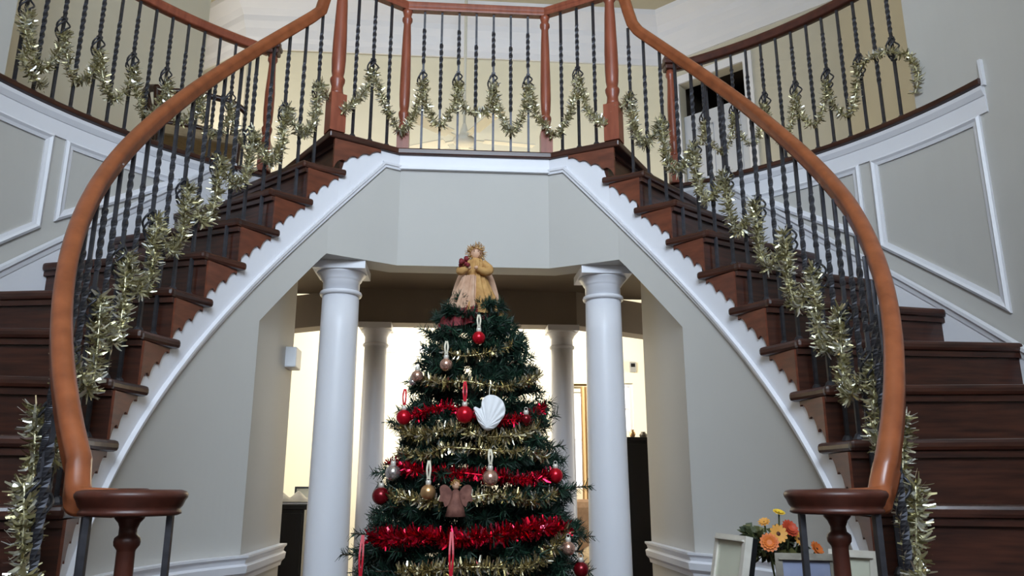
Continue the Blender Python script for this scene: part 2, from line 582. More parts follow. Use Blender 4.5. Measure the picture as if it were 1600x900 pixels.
# ------------------------------------------------------------------ landing and gallery floors
GN = (1.105, 3.905)              # gallery newels at the outer end of the landing nosing
for s, side in ((1, 'right'), (-1, 'left')):
    pass
mb = MB()
g = outer_pt(th(15))
poly = [(-FAC[0] - .01, FAC[1] - .03), (FAC[0] + .01, FAC[1] - .03), (NEW[0] + .012, NEW[1] - .034), (g[0], g[1] - .035), (g[0] + .1, g[1] + .05), (1.35, 5.4), (-1.35, 5.4), (-g[0] - .1, g[1] + .05), (-g[0], g[1] - .035), (-NEW[0] - .012, NEW[1] - .034)]
mb.prism(poly, LZ - .036, LZ)
struct(mb, 'floor_landing', M['tread'], 'dark wood landing floor with nosed front edge between the flights', 'floor', .008)
mb = MB()
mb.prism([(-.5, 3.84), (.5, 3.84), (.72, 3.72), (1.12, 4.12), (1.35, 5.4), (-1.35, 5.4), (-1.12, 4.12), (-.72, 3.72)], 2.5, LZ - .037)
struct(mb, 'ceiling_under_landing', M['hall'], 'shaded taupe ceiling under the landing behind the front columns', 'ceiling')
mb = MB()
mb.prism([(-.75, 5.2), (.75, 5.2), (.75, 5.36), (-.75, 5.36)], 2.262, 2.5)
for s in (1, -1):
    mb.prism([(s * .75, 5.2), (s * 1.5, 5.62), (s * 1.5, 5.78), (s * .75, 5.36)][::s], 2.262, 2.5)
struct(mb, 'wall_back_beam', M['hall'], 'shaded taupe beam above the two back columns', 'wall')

# outer walls: low wall below the gallery, full height nearer the camera
A_E = 23.9                       # where the gallery opening starts
for s, side in ((1, 'right'), (-1, 'left')):
    mb = MB()
    A = arc(-62, A_E, 40)
    band(mb, [op(a, RO, s) for a in A], [op(a, RO + .14, s) for a in A], [0] * 41, [CEIL] * 41)
    A = arc(A_E, 59, 20)
    band(mb, [op(a, RO, s) for a in A], [op(a, RO + .14, s) for a in A], [0] * 21, [GZ - .028] * 21)
    struct(mb, 'wall_' + side, M['wall'], 'curved pale wall outside the %s flight, full height at its near end' % side, 'wall')
    # white frieze between the panels and the gallery edge
    mb = MB()
    A = arc(15.4, 59, 24)
    band(mb, [op(a, RO - .008, s) for a in A], [op(a, RO + .01, s) for a in A], [2.655] * 25, [GZ - .026] * 25)
    mb.sweep([(*op(a, RO - .006, s), 2.735) for a in A], [(-s * a, b) for a, b in [(-.002, -.012), (.006, -.008), (.018, .014), (.02, .03), (-.002, .03)]])
    # short upright end piece
    x, y = op(15.3, RO - .008, s)
    mb.box((x, y, 2.825), (.02, .012, .115), rad(15.4) * s)
    struct(mb, 'trim_%d' % (4 + (s < 0)), M['white'], 'white frieze under the %s gallery edge with an upright end piece' % side, 'trim')
    mb = MB()
    A = arc(15.4, 59, 24)
    band(mb, [op(a, RO - .034, s) for a in A], [op(a, RO + .12, s) for a in A], [GZ - .026] * 25, [GZ - .001] * 25)
    struct(mb, 'trim_%d' % (6 + (s < 0)), M['tread'], 'dark wood nosing strip along the %s gallery edge' % side, 'trim', .006)
    # wall panel frames
    def panel(c, n):
        """c: corner list (angle, z); frame of picture moulding on the curved wall"""
        pts = []
        m = len(c)
        for i in range(m):
            a, z = c[i]; b, w = c[(i + 1) % m]
            for j in range(8):
                t = j / 8
                aa = a + (b - a) * t
                pts.append((aa, z + (w - z) * t))
        mb = MB()
        vs = []
        N = len(pts)
        cen = (sum(p[0] for p in c) / m, sum(p[1] for p in c) / m)
        secs = []
        k = rad(1) * RO
        # inset polygon by offsetting every edge
        C = [Vector((p[0] * k, p[1])) for p in c]
        def inset(dst):
            out = []
            for i in range(m):
                p0, p1, p2 = C[i - 1], C[i], C[(i + 1) % m]
                e1 = (p1 - p0).normalized(); e2 = (p2 - p1).normalized()
                n1 = Vector((-e1.y, e1.x)); n2 = Vector((-e2.y, e2.x))
                cc = sum(C, Vector((0, 0))) / m
                if (cc - p1).dot(n1) < 0: n1 = -n1
                if (cc - p1).dot(n2) < 0: n2 = -n2
                bis = (n1 + n2); bis = bis / max(bis.dot(n1), .2)
                out.append(p1 + bis * dst)
            return out
        rings = [(0, .0), (0, .012), (.01, .02), (.02, .012), (.034, .008), (.034, 0)]
        loops = []
        for dst, hgt in rings:
            Q = inset(dst)
            lp = []
            for i in range(m):
                for j in range(8):
                    q = Q[i].lerp(Q[(i + 1) % m], j / 8)
                    x, y = op(q.x / k, RO - hgt, s)
                    lp.append((x, y, q.y))
            loops.append(lp)
        N = len(loops[0])
        for r in range(len(loops) - 1):
            mb.add(loops[r] + loops[r + 1], [(i, (i + 1) % N, N + (i + 1) % N, N + i) for i in range(N)])
        return mb
    mb = panel([(16.4, 2.655), (16.4, 1.83), (30.5, 2.235), (30.5, 2.655)], 0)
    struct(mb, 'trim_%d' % (8 + 2 * (s < 0)), M['white'], 'large white moulding panel on the %s curved wall with sloping lower edge' % side, 'trim')
    mb = panel([(32.0, 2.655), (32.0, 2.28), (46.5, 2.62), (46.5, 2.655)], 0)
    struct(mb, 'trim_%d' % (9 + 2 * (s < 0)), M['white'], 'tapering white moulding panel on the %s curved wall beside the balusters' % side, 'trim')

# gallery floors behind the low walls
for s, side in ((1, 'right'), (-1, 'left')):
    A = arc(A_E, 59, 12)
    mb = MB()
    poly = [op(a, RO + .01, s) for a in A] + [(s * 1.35, 5.4), (s * 1.75, 6.7), (s * 3.4, 7.7), (s * 3.4, 3.0), (s * 2.2, 2.9)]
    mb.prism(poly if s > 0 else poly[::-1], 2.55, GZ - .003)
    struct(mb, 'floor_gallery_' + side, M['carpet'], 'carpeted %s gallery floor behind the iron balusters' % side, 'floor')

# ------------------------------------------------------------------ room shell
mb = MB(); mb.prism([(-6, -2.2), (6, -2.2), (6, 9), (-6, 9)], -.1, 0)
struct(mb, 'floor', M['floor'], 'wooden ground floor of hall and room beyond', 'floor')
mb = MB(); mb.prism([(-6, -2.2), (6, -2.2), (6, 9), (-6, 9)], CEIL, CEIL + .1)
struct(mb, 'ceiling', M['ceil'], 'beige ceiling high above hall and gallery', 'ceiling')


def holed(mb, x0, x1, z0, z1, y0, y1, holes):
    """wall slab along x with rectangular holes (x0, x1, z0, z1)"""
    xs = sorted({x0, x1, *[h[0] for h in holes], *[h[1] for h in holes]})
    zs = sorted({z0, z1, *[h[2] for h in holes], *[h[3] for h in holes]})
    for i in range(len(xs) - 1):
        for j in range(len(zs) - 1):
            cx, cz = (xs[i] + xs[i + 1]) / 2, (zs[j] + zs[j + 1]) / 2
            if any(h[0] < cx < h[1] and h[2] < cz < h[3] for h in holes):
                continue
            mb.box((cx, (y0 + y1) / 2, cz), (xs[i + 1] - xs[i], y1 - y0, zs[j + 1] - zs[j]))


YB = 6.67
WIN = [(.80, 1.07, 1.17, 1.98), (1.30, 1.47, 1.62, 2.06)]
mb = MB()
holed(mb, -2.05, 1.865, 0, CEIL, YB, YB + .15, WIN[:1] + WIN[1:])
struct(mb, 'wall_back', M['cream'], 'bright cream back wall of the room beyond, two storeys high', 'wall')
for i, (x0, x1, z0, z1) in enumerate(WIN):
    mb = MB()
    w = .03
    mb.box(((x0 + x1) / 2, YB + .05, z1 - w / 2), (x1 - x0, .05, w)); mb.box(((x0 + x1) / 2, YB + .05, z0 + w / 2), (x1 - x0, .05, w))
    mb.box((x0 + w / 2, YB + .05, (z0 + z1) / 2), (w, .05, z1 - z0 - 2 * w)); mb.box((x1 - w / 2, YB + .05, (z0 + z1) / 2), (w, .05, z1 - z0 - 2 * w))
    mb.box(((x0 + x1) / 2, YB + .05, (z0 + z1) / 2), (x1 - x0 - 2 * w, .03, .018))
    wo = struct(mb, 'window_%d' % (i + 1), M['white'], ('tall bright window behind the back right column', 'small bright window beside the right front column')[i], 'window')
    mb = MB(); mb.box(((x0 + x1) / 2, YB + .05, (z0 + z1) / 2), (x1 - x0 - .05, .006, z1 - z0 - .05))
    mb.build('pane', M['glass'], wo)


def wall_line(mb, pts, z0, z1, t):
    n = len(pts)
    for i in range(n - 1):
        a, b = Vector(pts[i]), Vector(pts[i + 1])
        d = (b - a).normalized(); nn = Vector((-d.y, d.x)) * t
        P = [a, b, b + nn, a + nn]
        if t < 0: P = P[::-1]
        mb.prism([(p.x, p.y) for p in P], z0, z1)


# upper side walls; the right one holds a door
RWALL = [(1.865, 6.67), (3.05, 5.50), (2.75, 3.7), (2.06, 2.98)]
DL, DR = Vector((1.995, 6.54)), Vector((2.45, 6.09))
dd = (DR - DL).normalized()
mb = MB()
wall_line(mb, [RWALL[0], tuple(DL)], 2.6, CEIL, .12)
wall_line(mb, [tuple(DR), RWALL[1], RWALL[2], RWALL[3]], 2.6, CEIL, .12)
wall_line(mb, [tuple(DL), tuple(DR)], 4.88, CEIL, .12)
struct(mb, 'wall_upper_right', M['upper_wall'], 'beige upstairs walls behind the right gallery', 'wall')
LWALL = [(-2.06, 2.98), (-2.75, 3.7), (-2.68, 4.3), (-1.98, 5.35), (-2.1, 5.5), (-3.05, 5.9), (-3.05, 7.45), (-2.05, 6.64)]
mb = MB()
wall_line(mb, LWALL, 2.6, CEIL, .12)
struct(mb, 'wall_upper_left', M['upper_wall'], 'beige upstairs walls behind the left gallery', 'wall')
# crown moulding round the upper room
CW = [(0, -.46), (.02, -.46), (.03, -.40), (.05, -.36), (.07, -.28), (.1, -.22), (.11, -.17), (.15, -.12), (.2, -.08), (.24, -.05), (.25, 0), (0, 0)]
mb = MB()
pl = [(-3.05, 5.9), (-3.05, 7.45), (-2.05, 6.64), (1.865, 6.67), (3.05, 5.5), (2.75, 3.7)]
# mitred sweep
secs = []
for i, p in enumerate(pl):
    p = Vector(p)
    e1 = (p - Vector(pl[i - 1])).normalized() if i else None
    e2 = (Vector(pl[i + 1]) - p).normalized() if i < len(pl) - 1 else None
    n1 = Vector((e1.y, -e1.x)) if e1 else None
    n2 = Vector((e2.y, -e2.x)) if e2 else None
    if n1 is None: n1 = n2
    if n2 is None: n2 = n1
    b = n1 + n2; b = b / b.dot(n1)
    secs.append([(p.x + b.x * a, p.y + b.y * a, CEIL + h) for a, h in CW])
mb.loft(secs)
struct(mb, 'trim_12', M['white'], 'deep white crown moulding along the upstairs ceiling', 'trim')

# door: dark opening, casing and a white panel door standing ajar
mb = MB()
nn = Vector((-dd.y, dd.x))
def dpt(u, w):                    # along the door wall, out from its face (negative = into the hall)
    p = DL + dd * u + nn * w
    return (p.x, p.y)
WD = (DR - DL).length
for u0, u1, z0, z1 in ((-.08, 0, GZ, 4.96), (WD, WD + .08, GZ, 4.96), (0, WD, 4.88, 4.96)):
    mb.prism([dpt(u0, -.02), dpt(u1, -.02), dpt(u1, .0), dpt(u0, .0)], z0, z1)
dr = struct(mb, 'door_1', M['white'], 'white panelled door upstairs behind the right gallery, its dark doorway open above', 'door')
mb = MB()
mb.prism([dpt(-.06, .13), dpt(WD + .06, .13), dpt(WD + .06, .9), dpt(-.06, .9)], 2.83, 5.0)
dm = mb.build('dark_passage', M['dark_room'], dr)
# leave the passage open towards the hall: delete its front face by building walls instead
bpy.data.objects.remove(dm)
mb = MB()
mb.prism([dpt(-.06, .9), dpt(WD + .06, .9), dpt(WD + .06, .95), dpt(-.06, .95)], 2.83, 5.0)
mb.prism([dpt(-.1, .13), dpt(-.06, .13), dpt(-.06, .95), dpt(-.1, .95)], 2.83, 5.0)
mb.prism([dpt(WD + .06, .13), dpt(WD + .1, .13), dpt(WD + .1, .95), dpt(WD + .06, .95)], 2.83, 5.0)
mb.prism([dpt(-.1, .13), dpt(WD + .1, .13), dpt(WD + .1, .95), dpt(-.1, .95)], 5.0, 5.05)
struct(mb, 'wall_passage', M['dark_room'], 'dark room walls seen through the upstairs doorway', 'wall')
# leaf
mb = MB()
LH = 1.76
mb.prism([dpt(.005, .05), dpt(WD - .005, .05), dpt(WD - .005, .09), dpt(.005, .09)], GZ + .01, GZ + LH)
lf = mb.build('door_leaf', M['door'], dr)
mb = MB()
for u0, u1 in ((.09, .29), (.35, .55)):
    for z0, z1 in ((.18, .78), (.9, 1.62)):
        for a0, a1, b0, b1 in ((u0, u1, z0, z0 + .02), (u0, u1, z1 - .02, z1), (u0, u0 + .02, z0, z1), (u1 - .02, u1, z0, z1)):
            mb.prism([dpt(a0, .043), dpt(a1, .043), dpt(a1, .052), dpt(a0, .052)], GZ + b0, GZ + b1)
mb.build('panel_moulding', M['door'], lf)
mb = MB(); x, y = dpt(.06, .02)
mb.sphere((x, y, GZ + .95), .03); mb.build('knob', M['brass'], dr)
mb = MB(); x, y = dpt(.02, .04)
mb.box((x, y, GZ + 1.3), (.03, .02, .1), math.atan2(dd.y, dd.x)); mb.build('hinge', M['iron'], dr)

# far side walls of the room beyond (ground floor) and entry wall with its windows behind the camera
mb = MB()
mb.prism([(-4.2, 4.2), (-4.0, 4.2), (-4.0, 9), (-4.2, 9)][::-1], 0, 2.55)
mb.prism([(-4.0, 7.4), (-2.05, 6.67), (-2.05, 6.82), (-4.0, 7.55)], 0, 2.55)
struct(mb, 'wall_room_left', M['cream'], 'yellow cream wall seen left of the left front column', 'wall')
mb = MB()
mb.prism([(4.0, 4.2), (4.2, 4.2), (4.2, 9), (4.0, 9)][::-1], 0, 2.55)
mb.prism([(1.865, 6.67), (4.0, 7.4), (4.0, 7.55), (1.865, 6.82)], 0, 2.55)
struct(mb, 'wall_room_right', M['cream'], 'cream wall of the room right of the right front column', 'wall')
for s, side in ((1, 'right'), (-1, 'left')):
    mb = MB()
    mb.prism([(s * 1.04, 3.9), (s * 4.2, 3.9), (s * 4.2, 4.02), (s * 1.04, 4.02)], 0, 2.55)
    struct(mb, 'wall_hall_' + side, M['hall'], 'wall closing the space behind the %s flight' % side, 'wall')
mb = MB()
holed(mb, -2.3, 2.3, 0, CEIL, -1.85, -1.7, [(-.55, .55, 0.02, 2.15), (-1.15, 1.15, 2.75, 5.1)])
struct(mb, 'wall_front', M['wall'], 'entry wall behind the camera with door and tall windows', 'wall')
for s in (1, -1):
    mb = MB()
    p = op(-62, RO, s)
    wall_line(mb, [(s * 1.2, p[1]), (s * 1.2, -1.75)], 0, CEIL, -.12 * s)
    struct(mb, 'wall_entry_' + ('right' if s > 0 else 'left'), M['wall'], 'short side wall of the entry on the %s' % ('right' if s > 0 else 'left'), 'wall')
for i, (x0, x1, z0, z1) in enumerate([(-1.15, 1.15, 2.75, 5.1)]):
    mb = MB(); w = .05
    for xx in [x0 + w / 2, x1 - w / 2] + ([x0 + (x1 - x0) * .333, x0 + (x1 - x0) * .667] if i == 0 else []):
        mb.box((xx, -1.78, (z0 + z1) / 2), (w, .06, z1 - z0))
    for zz in (z0 + w / 2, (z0 + z1) / 2, z1 - w / 2):
        mb.box(((x0 + x1) / 2, -1.78, zz), (x1 - x0 - .01, .05, w))
    wo = struct(mb, 'window_%d' % (3 + i), M['white'], ('large entry window above the front door', 'left sidelight window of the entry', 'right sidelight window of the entry')[i], 'window')
    mb = MB(); mb.box(((x0 + x1) / 2, -1.78, (z0 + z1) / 2), (x1 - x0 - .02, .006, z1 - z0 - .02)); mb.build('pane', M['glass'], wo)
mb = MB(); mb.box((0, -1.78, 1.085), (1.09, .05, 2.1))
for x in (-.26, .26):
    for z in (.5, 1.4): mb.box((x, -1.75, z), (.34, .02, .6))
struct(mb, 'door_2', M['dark_wood'], 'dark front door behind the camera', 'door')

# ------------------------------------------------------------------ rails and balusters
def twist_bar(h, w=.0115, t0=.3, t1=.78, turns=5, basket=False):
    """square bar of height h twisted between t0 and t1"""
    mb = MB()
    n = 40
    zs = [0] + [h * (t0 + (t1 - t0) * i / n) for i in range(n + 1)] + [h]
    secs = []
    for z in zs:
        f = min(max((z / h - t0) / (t1 - t0), 0), 1)
        if basket:
            a = 0
            f2 = abs(z / h - .5)
        a = f * turns * PI if not basket else f * turns * PI
        d = w / math.sqrt(2) * (1.0 + (.25 if 0 < f < 1 else 0))
        secs.append([(d * cos(a + PI / 4 + i * PI / 2), d * sin(a + PI / 4 + i * PI / 2), z) for i in range(4)])
    mb.loft(secs)
    return mb


def basket_mesh(zc, hh=.055, r=.026):
    mb = MB()
    for i in range(4):
        pts = []
        for j in range(13):
            t = j / 12
            a = i * PI / 2 + t * PI * 1.1
            rr = r * sin(PI * t) ** .7 + .003
            pts.append((rr * cos(a), rr * sin(a), zc - hh + 2 * hh * t))
        mb.tube(pts, .0042, 5)
    mb.box((0, 0, zc - hh), (.02, .02, .012)); mb.box((0, 0, zc + hh), (.02, .02, .012))
    return mb


def shoe_mesh():
    mb = MB()
    mb.lathe([(.02, 0), (.02, .006), (.013, .02), (.009, .024)], 8, smooth=False)
    return mb


class BalKind:
    """baluster meshes of one length; copies share the data"""
    def __init__(s, h, bz):
        s.h, s.bz = h, bz
        s.me = {}

    def make(s, parent, loc, basket, rz=0.0):
        key = basket
        if key not in s.me:
            if basket:
                a = twist_bar(s.h, t0=.62, t1=.88, turns=3).build('baluster', M['iron'])
            else:
                a = twist_bar(s.h).build('baluster', M['iron'])
            b = basket_mesh(s.bz).build('basket', M['iron']) if basket else None
            c = shoe_mesh().build('shoe', M['iron'])
            s.me[key] = (a.data, b.data if b else None, c.data)
            for o in (a, b, c):
                if o: bpy.data.objects.remove(o)
        d = s.me[key]
        o = bpy.data.objects.new('baluster', d[0]); COL.objects.link(o); o.parent = parent; o.location = loc
        o.rotation_euler = (0, 0, rz)
        if d[1]:
            b = bpy.data.objects.new('basket', d[1]); COL.objects.link(b); b.parent = o
        c = bpy.data.objects.new('shoe', d[2]); COL.objects.link(c); c.parent = o
        return o


RAILP = [(-.018, -.028), (.018, -.028), (.021, -.02), (.02, -.008), (.0235, 0), (.0235, .013), (.017, .023), (.006, .027), (-.006, .027), (-.017, .023), (-.0235, .013), (-.0235, 0), (-.02, -.008), (-.021, -.02)]
HRAIL = .785


def zrail(a):
    f = min(max((-10 - a) / 30, 0), 1)
    return nose(a) + HRAIL - .012 * f


def newel_mesh(h, w, sq, top):
    """turned post: square foot, turned middle, small square or round head"""
    mb = MB()
    mb.box((0, 0, sq / 2), (w, w, sq))
    r = w * .5
    p = [(r * .98, sq), (r * .78, sq + .02), (r * .72, sq + .05), (r * .92, sq + .075), (r * .95, sq + .09), (r * .7, sq + .105), (r * .82, sq + .13), (r * .9, sq + .2)]
    p += [(r * .88, sq + .3), (r * .72, h - .16), (r * .62, h - .09), (r * .62, h - .075), (r * .88, h - .06), (r * .88, h - .045), (r * .62, h - .035), (r * .78, h - .012), (r * .9, h)]
    mb.lathe(p, 16)
    return mb


def stair_railing(s, label):
    root = thing('stair_railing', label, 'railing', (0, 0, 0))
    # hand rail: from the landing newel down to the volute
    pts = []
    pts.append((s * NEW[0] * 1.0, NEW[1] + .01, 3.70))
    if s > 0:                        # gooseneck
        for a, z in ((52.6, 3.70), (51.2, 3.675), (50.6, 3.63), (50.0, 3.575), (49.0, zrail(49.0) + .02)):
            pts.append((*ip(a, RR, s), z))
    else:
        for a, z in ((53.6, 3.705), (52.8, 3.695), (52.0, 3.67), (51.0, 3.63), (49.6, zrail(49.6) + .006)):
            pts.append((*ip(a, RR, s), z))
    bulge = .023 if s > 0 else .008
    for a in arc(47.5, -46, 66):
        pts.append((*ip(a, RR + bulge * min(1, max(0, (10 - a) / 20)), s), zrail(a)))
    zv = 1.158
    C = Vector((.714, 1.635))
    end = [(.834, 1.666, 1.182), (.818, 1.652, 1.163), (.79, 1.642, zv + .002), (.74, 1.638, zv)]
    pts += [tuple(q) for q in catmull([pts[-1]] + [(s * x, y, z) for x, y, z in end], 5)[1:]]
    mb = MB()
    mb.sweep(pts, [(s * a, b) for a, b in RAILP], True)
    hr = mb.build('handrail', M['rail'], root)
    mb = MB()
    mb.lathe([(.0, -.024), (.086, -.024), (.093, -.021), (.092, -.015), (.089, -.012), (.094, -.006), (.098, .004), (.102, .01), (.103, .016), (.099, .022), (.088, .025), (.03, .0255), (.026, .0275), (0, .0275)], 36, (s * C.x, C.y, zv))
    mb.build('volute_cap', M['volute'], root)
    # balusters, two to a tread
    KA, KB = BalKind(0, 0), BalKind(0, 0)
    n = 0
    H1 = zrail(th(8) + 2.7) - 8 * RISE - .028
    H2 = zrail(th(8) + 6.9) - 8 * RISE - .028
    KA, KB = BalKind(H1, .40), BalKind(H2, .52)
    
    tops = []
    for k in range(14, 1, -1):
        for j, (off, K) in enumerate(((6.9, KB), (2.7, KA))):
            if k == 14 and j == 0: continue
            a = th(k) + off
            basket = (j == 1)
            x, y = ip(a, RR, s)
            if a < -38: continue             # the volute's own balusters take over here
            d = nose(a) + HRAIL - zrail(a)
            K_ = K if d < .01 else BalKind((H1 if j else H2) - d, .40)
            K_.make(root, (x, y, k * RISE), basket, rad(a) * s)
    # newel and balusters under the volute, on the first step
    mb = MB()
    h = 1.1345 - RISE
    mb.box((0, 0, .12), (.06, .06, .24))
    mb.lathe([(.029, .24), (.02, .26), (.018, .29), (.027, .32), (.025, .345), (.018, .36), (.022, .4), (.024, .48), (.021, .6), (.0175, h - .16), (.0165, h - .068), (.0175, h - .064), (.0235, h - .056), (.0245, h - .049), (.0235, h - .042), (.0165, h - .036), (.0155, h - .026), (.02, h - .014), (.027, h - .006), (.028, h)], 18)
    mb.build('volute_newel', M['volute'], root, loc=(s * C.x, C.y, RISE))
    KV = BalKind(1.1345 - RISE, .5)
    for i, (ta, rr) in enumerate(((186, .08), (62, .085), (2, .085), (308, .083))):
        KV.make(root, (s * (C.x + rr * cos(rad(ta))), C.y + rr * sin(rad(ta)), RISE), False)
    return root


stair_railing(-1, 'brown hand rail with iron balusters sweeping down the left flight to its volute')
stair_railing(1, 'brown hand rail with iron balusters sweeping down the right flight to its volute')


def line_pts(a, b, n):
    a, b = Vector(a), Vector(b)
    return [a.lerp(b, i / n) for i in range(n + 1)]


# landing railing between the flights
root = thing('landing_railing', 'brown rail with turned newels and iron balusters along the landing front', 'railing', (0, FAC[1], LZ))
ro = Vector((0, FAC[1], LZ))
ZR = 3.70
yk = .035
Fp = (FAC[0] - .005, FAC[1] + yk); Np = (NEW[0] + .0, NEW[1] + yk - .02)
mb = MB()
secs = []
pl = [(-Np[0], Np[1]), (-Fp[0], Fp[1]), (Fp[0], Fp[1]), (Np[0], Np[1])]
for i, p in enumerate(pl):
    p = Vector(p)
    e1 = (p - Vector(pl[i - 1])).normalized() if i else None
    e2 = (Vector(pl[i + 1]) - p).normalized() if i < 3 else None
    n1 = Vector((e1.y, -e1.x)) if e1 else Vector((e2.y, -e2.x))
    n2 = Vector((e2.y, -e2.x)) if e2 else n1
    b = n1 + n2; b = b / b.dot(n1)
    secs.append([(p.x + b.x * a - ro.x, p.y + b.y * a - ro.y, ZR + h - ro.z) for a, h in RAILP])
mb.loft(secs)
mb.build('handrail', M['newel'], root)
KL = BalKind(ZR - LZ - .03, .41)
for i in range(7):
    x = -.329 + i * .1097 - .002 + .0
    x = (-3 + i) * (2 * Fp[0] / 8)
    KL.make(root, (x, Fp[1] - ro.y, 0), i % 2 == 0)
for s in (-1, 1):
    for i in range(3):
        t = (i + 1) / 4
        KL.make(root, (s * (Np[0] + (Fp[0] - Np[0]) * t), Np[1] + (Fp[1] - Np[1]) * t - ro.y, 0), i == 1, rad(30) * s)
    newel_mesh(ZR - LZ - .03, .062, .13, 0).build('newel_post', M['newel'], root, loc=(s * Fp[0], Fp[1] - ro.y, 0))
    o = newel_mesh(ZR - LZ + .02, .078, .2, 0).build('newel_post', M['newel'], root, loc=(s * Np[0], Np[1] - ro.y, 0))
    o.rotation_euler = (0, 0, rad(-30) * s)
    mb = MB()
    mb.lathe([(.045, 0), (.05, .008), (.05, .05), (.043, .058), (0, .06)], 16)
    mb.build('newel_cap', M['newel'], root, loc=(s * Np[0], Np[1] - ro.y, ZR - LZ - .025))

GR = RO + .035
GRZ = 3.535


def gallery_railing(s, label, offs, ties):
    root = thing('gallery_railing', label, 'railing', (s * 1.8, 3.2, GZ))
    ro = Vector((s * 1.8, 3.2, GZ))
    mb = MB()
    A = arc(A_E - 2, 57.5, 30)
    pts = [Vector((*op(a, GR - .02, s), GRZ)) - ro for a in A]
    mb.sweep(pts, [(s * a, b) for a, b in RAILP], True)
    mb.build('handrail', M['volute'] if s > 0 else M['newel'], root)
    K = BalKind(GRZ - GZ - .03, .36)
    for i, a in enumerate(offs):
        x, y = op(a, GR - .02, s)
        K.make(root, (x - ro.x, y - ro.y, 0), i in ties, rad(a) * s)
    newel_mesh(GRZ - GZ - .02, .06, .16, 0).build('newel_post', M['newel'], root, loc=(s * 1.112 - ro.x, 3.925 - ro.y, 0))
    mb = MB(); mb.box((0, 0, 0), (.085, .085, .03)); mb.box((0, 0, .03), (.07, .07, .03)); mb.box((0, 0, -.03), (.07, .07, .03))
    mb.build('newel_cap', M['volute'], root, loc=(s * 1.112 - ro.x, 3.925 - ro.y, GRZ - GZ), bevel=.01)
    return root


RA = [23.8 + 2.27 * i for i in range(14)]
LA = [25.3 + 2.285 * i for i in range(14)]
gallery_railing(1, 'curved iron balustrade of the upstairs gallery right of the landing', RA, {1, 3, 5, 7, 9, 11, 13})
gallery_railing(-1, 'curved iron balustrade of the upstairs gallery left of the landing', LA, {0, 2, 4, 6, 8, 10, 12})

# ------------------------------------------------------------------ tinsel
def resample(pts, step):
    pts = [Vector(p) for p in pts]
    out = [pts[0]]
    acc = 0
    for a, b in zip(pts, pts[1:]):
        l = (b - a).length
        d = step - acc
        while d <= l:
            out.append(a.lerp(b, d / l))
            d += step
        acc = l - (d - step)
    return out


def tinsel(mb, pts, radius, dens, w=.0022, rnd=random):
    """strips of foil standing off a cord"""
    step = 1.0 / dens
    P = resample(pts, step)
    for i, p in enumerate(P):
        t = (P[min(i + 1, len(P) - 1)] - P[max(i - 1, 0)])
        if t.length < 1e-6: continue
        t.normalize()
        d = Vector((rnd.gauss(0, 1), rnd.gauss(0, 1), rnd.gauss(0, 1)))
        d = d - t * d.dot(t) * .6
        d.normalize()
        n = Vector((rnd.gauss(0, 1), rnd.gauss(0, 1), rnd.gauss(0, 1))).cross(d)
        if n.length < .1: continue
        n.normalize()
        l = radius * rnd.uniform(.55, 1.1)
        c = p + d * l * .55 + Vector((0, 0, -.12 * l))
        m = n.cross(d)
        q = p
        b = d.cross(n) * l * .12 * rnd.uniform(-1, 1)
        ww = w * rnd.uniform(.7, 1.5)
        mb.add([q - n * ww, q + n * ww, c + b + n * ww * 1.2, c + b - n * ww * 1.2, p + d * l + n * ww * .6, p + d * l - n * ww * .6], [(0, 1, 2, 3), (3, 2, 4, 5)])


def garland(name, pts, radius, dens, label, mat='gold_tinsel', w=.0026, cat='garland', group=None):
    root = thing(name, label, cat, tuple(pts[0]), 0, group)
    ro = Vector(pts[0])
    C = catmull(pts, 8)
    mb = MB(); tinsel(mb, [p - ro for p in C], radius, dens, w)
    mb.build('foil', M[mat], root)
    mb = MB(); mb.tube([p - ro for p in C][::2], .0035, 5)
    mb.build('cord', M[mat], root)
    return root


GG = 'gold tinsel garlands on the railings'
# flights: tied high at every basket, sagging to the next
for s in (-1, 1):
    pts = [(*ip(56.5, RR - .05, s), LZ + .12), (*ip(53.6, RR - .03, s), 14 * RISE + .36)]
    for k in range(14, 1, -1):
        a = th(k) + 2.7
        o_ = .0 if a > -8 else .055 * min(1, (-8 - a) / 12)
        j = random.uniform(-.025, .025)
        pts.append((*ip(a + .5, RR - .022 + o_, s), k * RISE + .40))
        pts.append((*ip(a, RR - .022 + o_, s), k * RISE + .435))
        pts.append((*ip(a - .7, RR - .03 + o_, s), k * RISE + .36))
        pts.append((*ip(a - 2.0, RR - .045 + o_, s), k * RISE + .21 + j))
        pts.append((*ip(a - 4.6, RR - .05 + o_, s), k * RISE + .13 + j))
        pts.append((*ip(a - 6.6, RR - .035 + o_, s), k * RISE + .17))
    garland('tinsel_garland', pts[:-3], .041, 1000, 'gold tinsel garland swagged down the %s flight hand rail balusters' % ('right' if s > 0 else 'left'), group=GG)
pts = []
L_ = [(-Np[0] + .03, Np[1] - .03, LZ + .12)]
def bp(i):
    return ((-3 + i) * (2 * Fp[0] / 8), Fp[1] - .02)
m1 = (-(Np[0] + Fp[0]) / 2, (Np[1] + Fp[1]) / 2 - .02)
pts = [(-Np[0] + .04, Np[1] - .04, LZ + .10), (m1[0] - .03, m1[1], LZ + .28), (m1[0], m1[1], LZ + .40), (m1[0] + .05, m1[1], LZ + .25), (-Fp[0] - .02, Fp[1] - .06, LZ + .1), (-Fp[0] + .03, Fp[1] - .06, LZ + .13)]
for i in range(7):
    x, y = bp(i)
    if i % 2 == 0:
        pts += [(x - .028, y - .01, LZ + .24), (x, y - .01, LZ + .395), (x + .028, y - .01, LZ + .25)]
    else:
        pts.append((x, y - .02, LZ + (.14, .22, .11)[i // 2]))
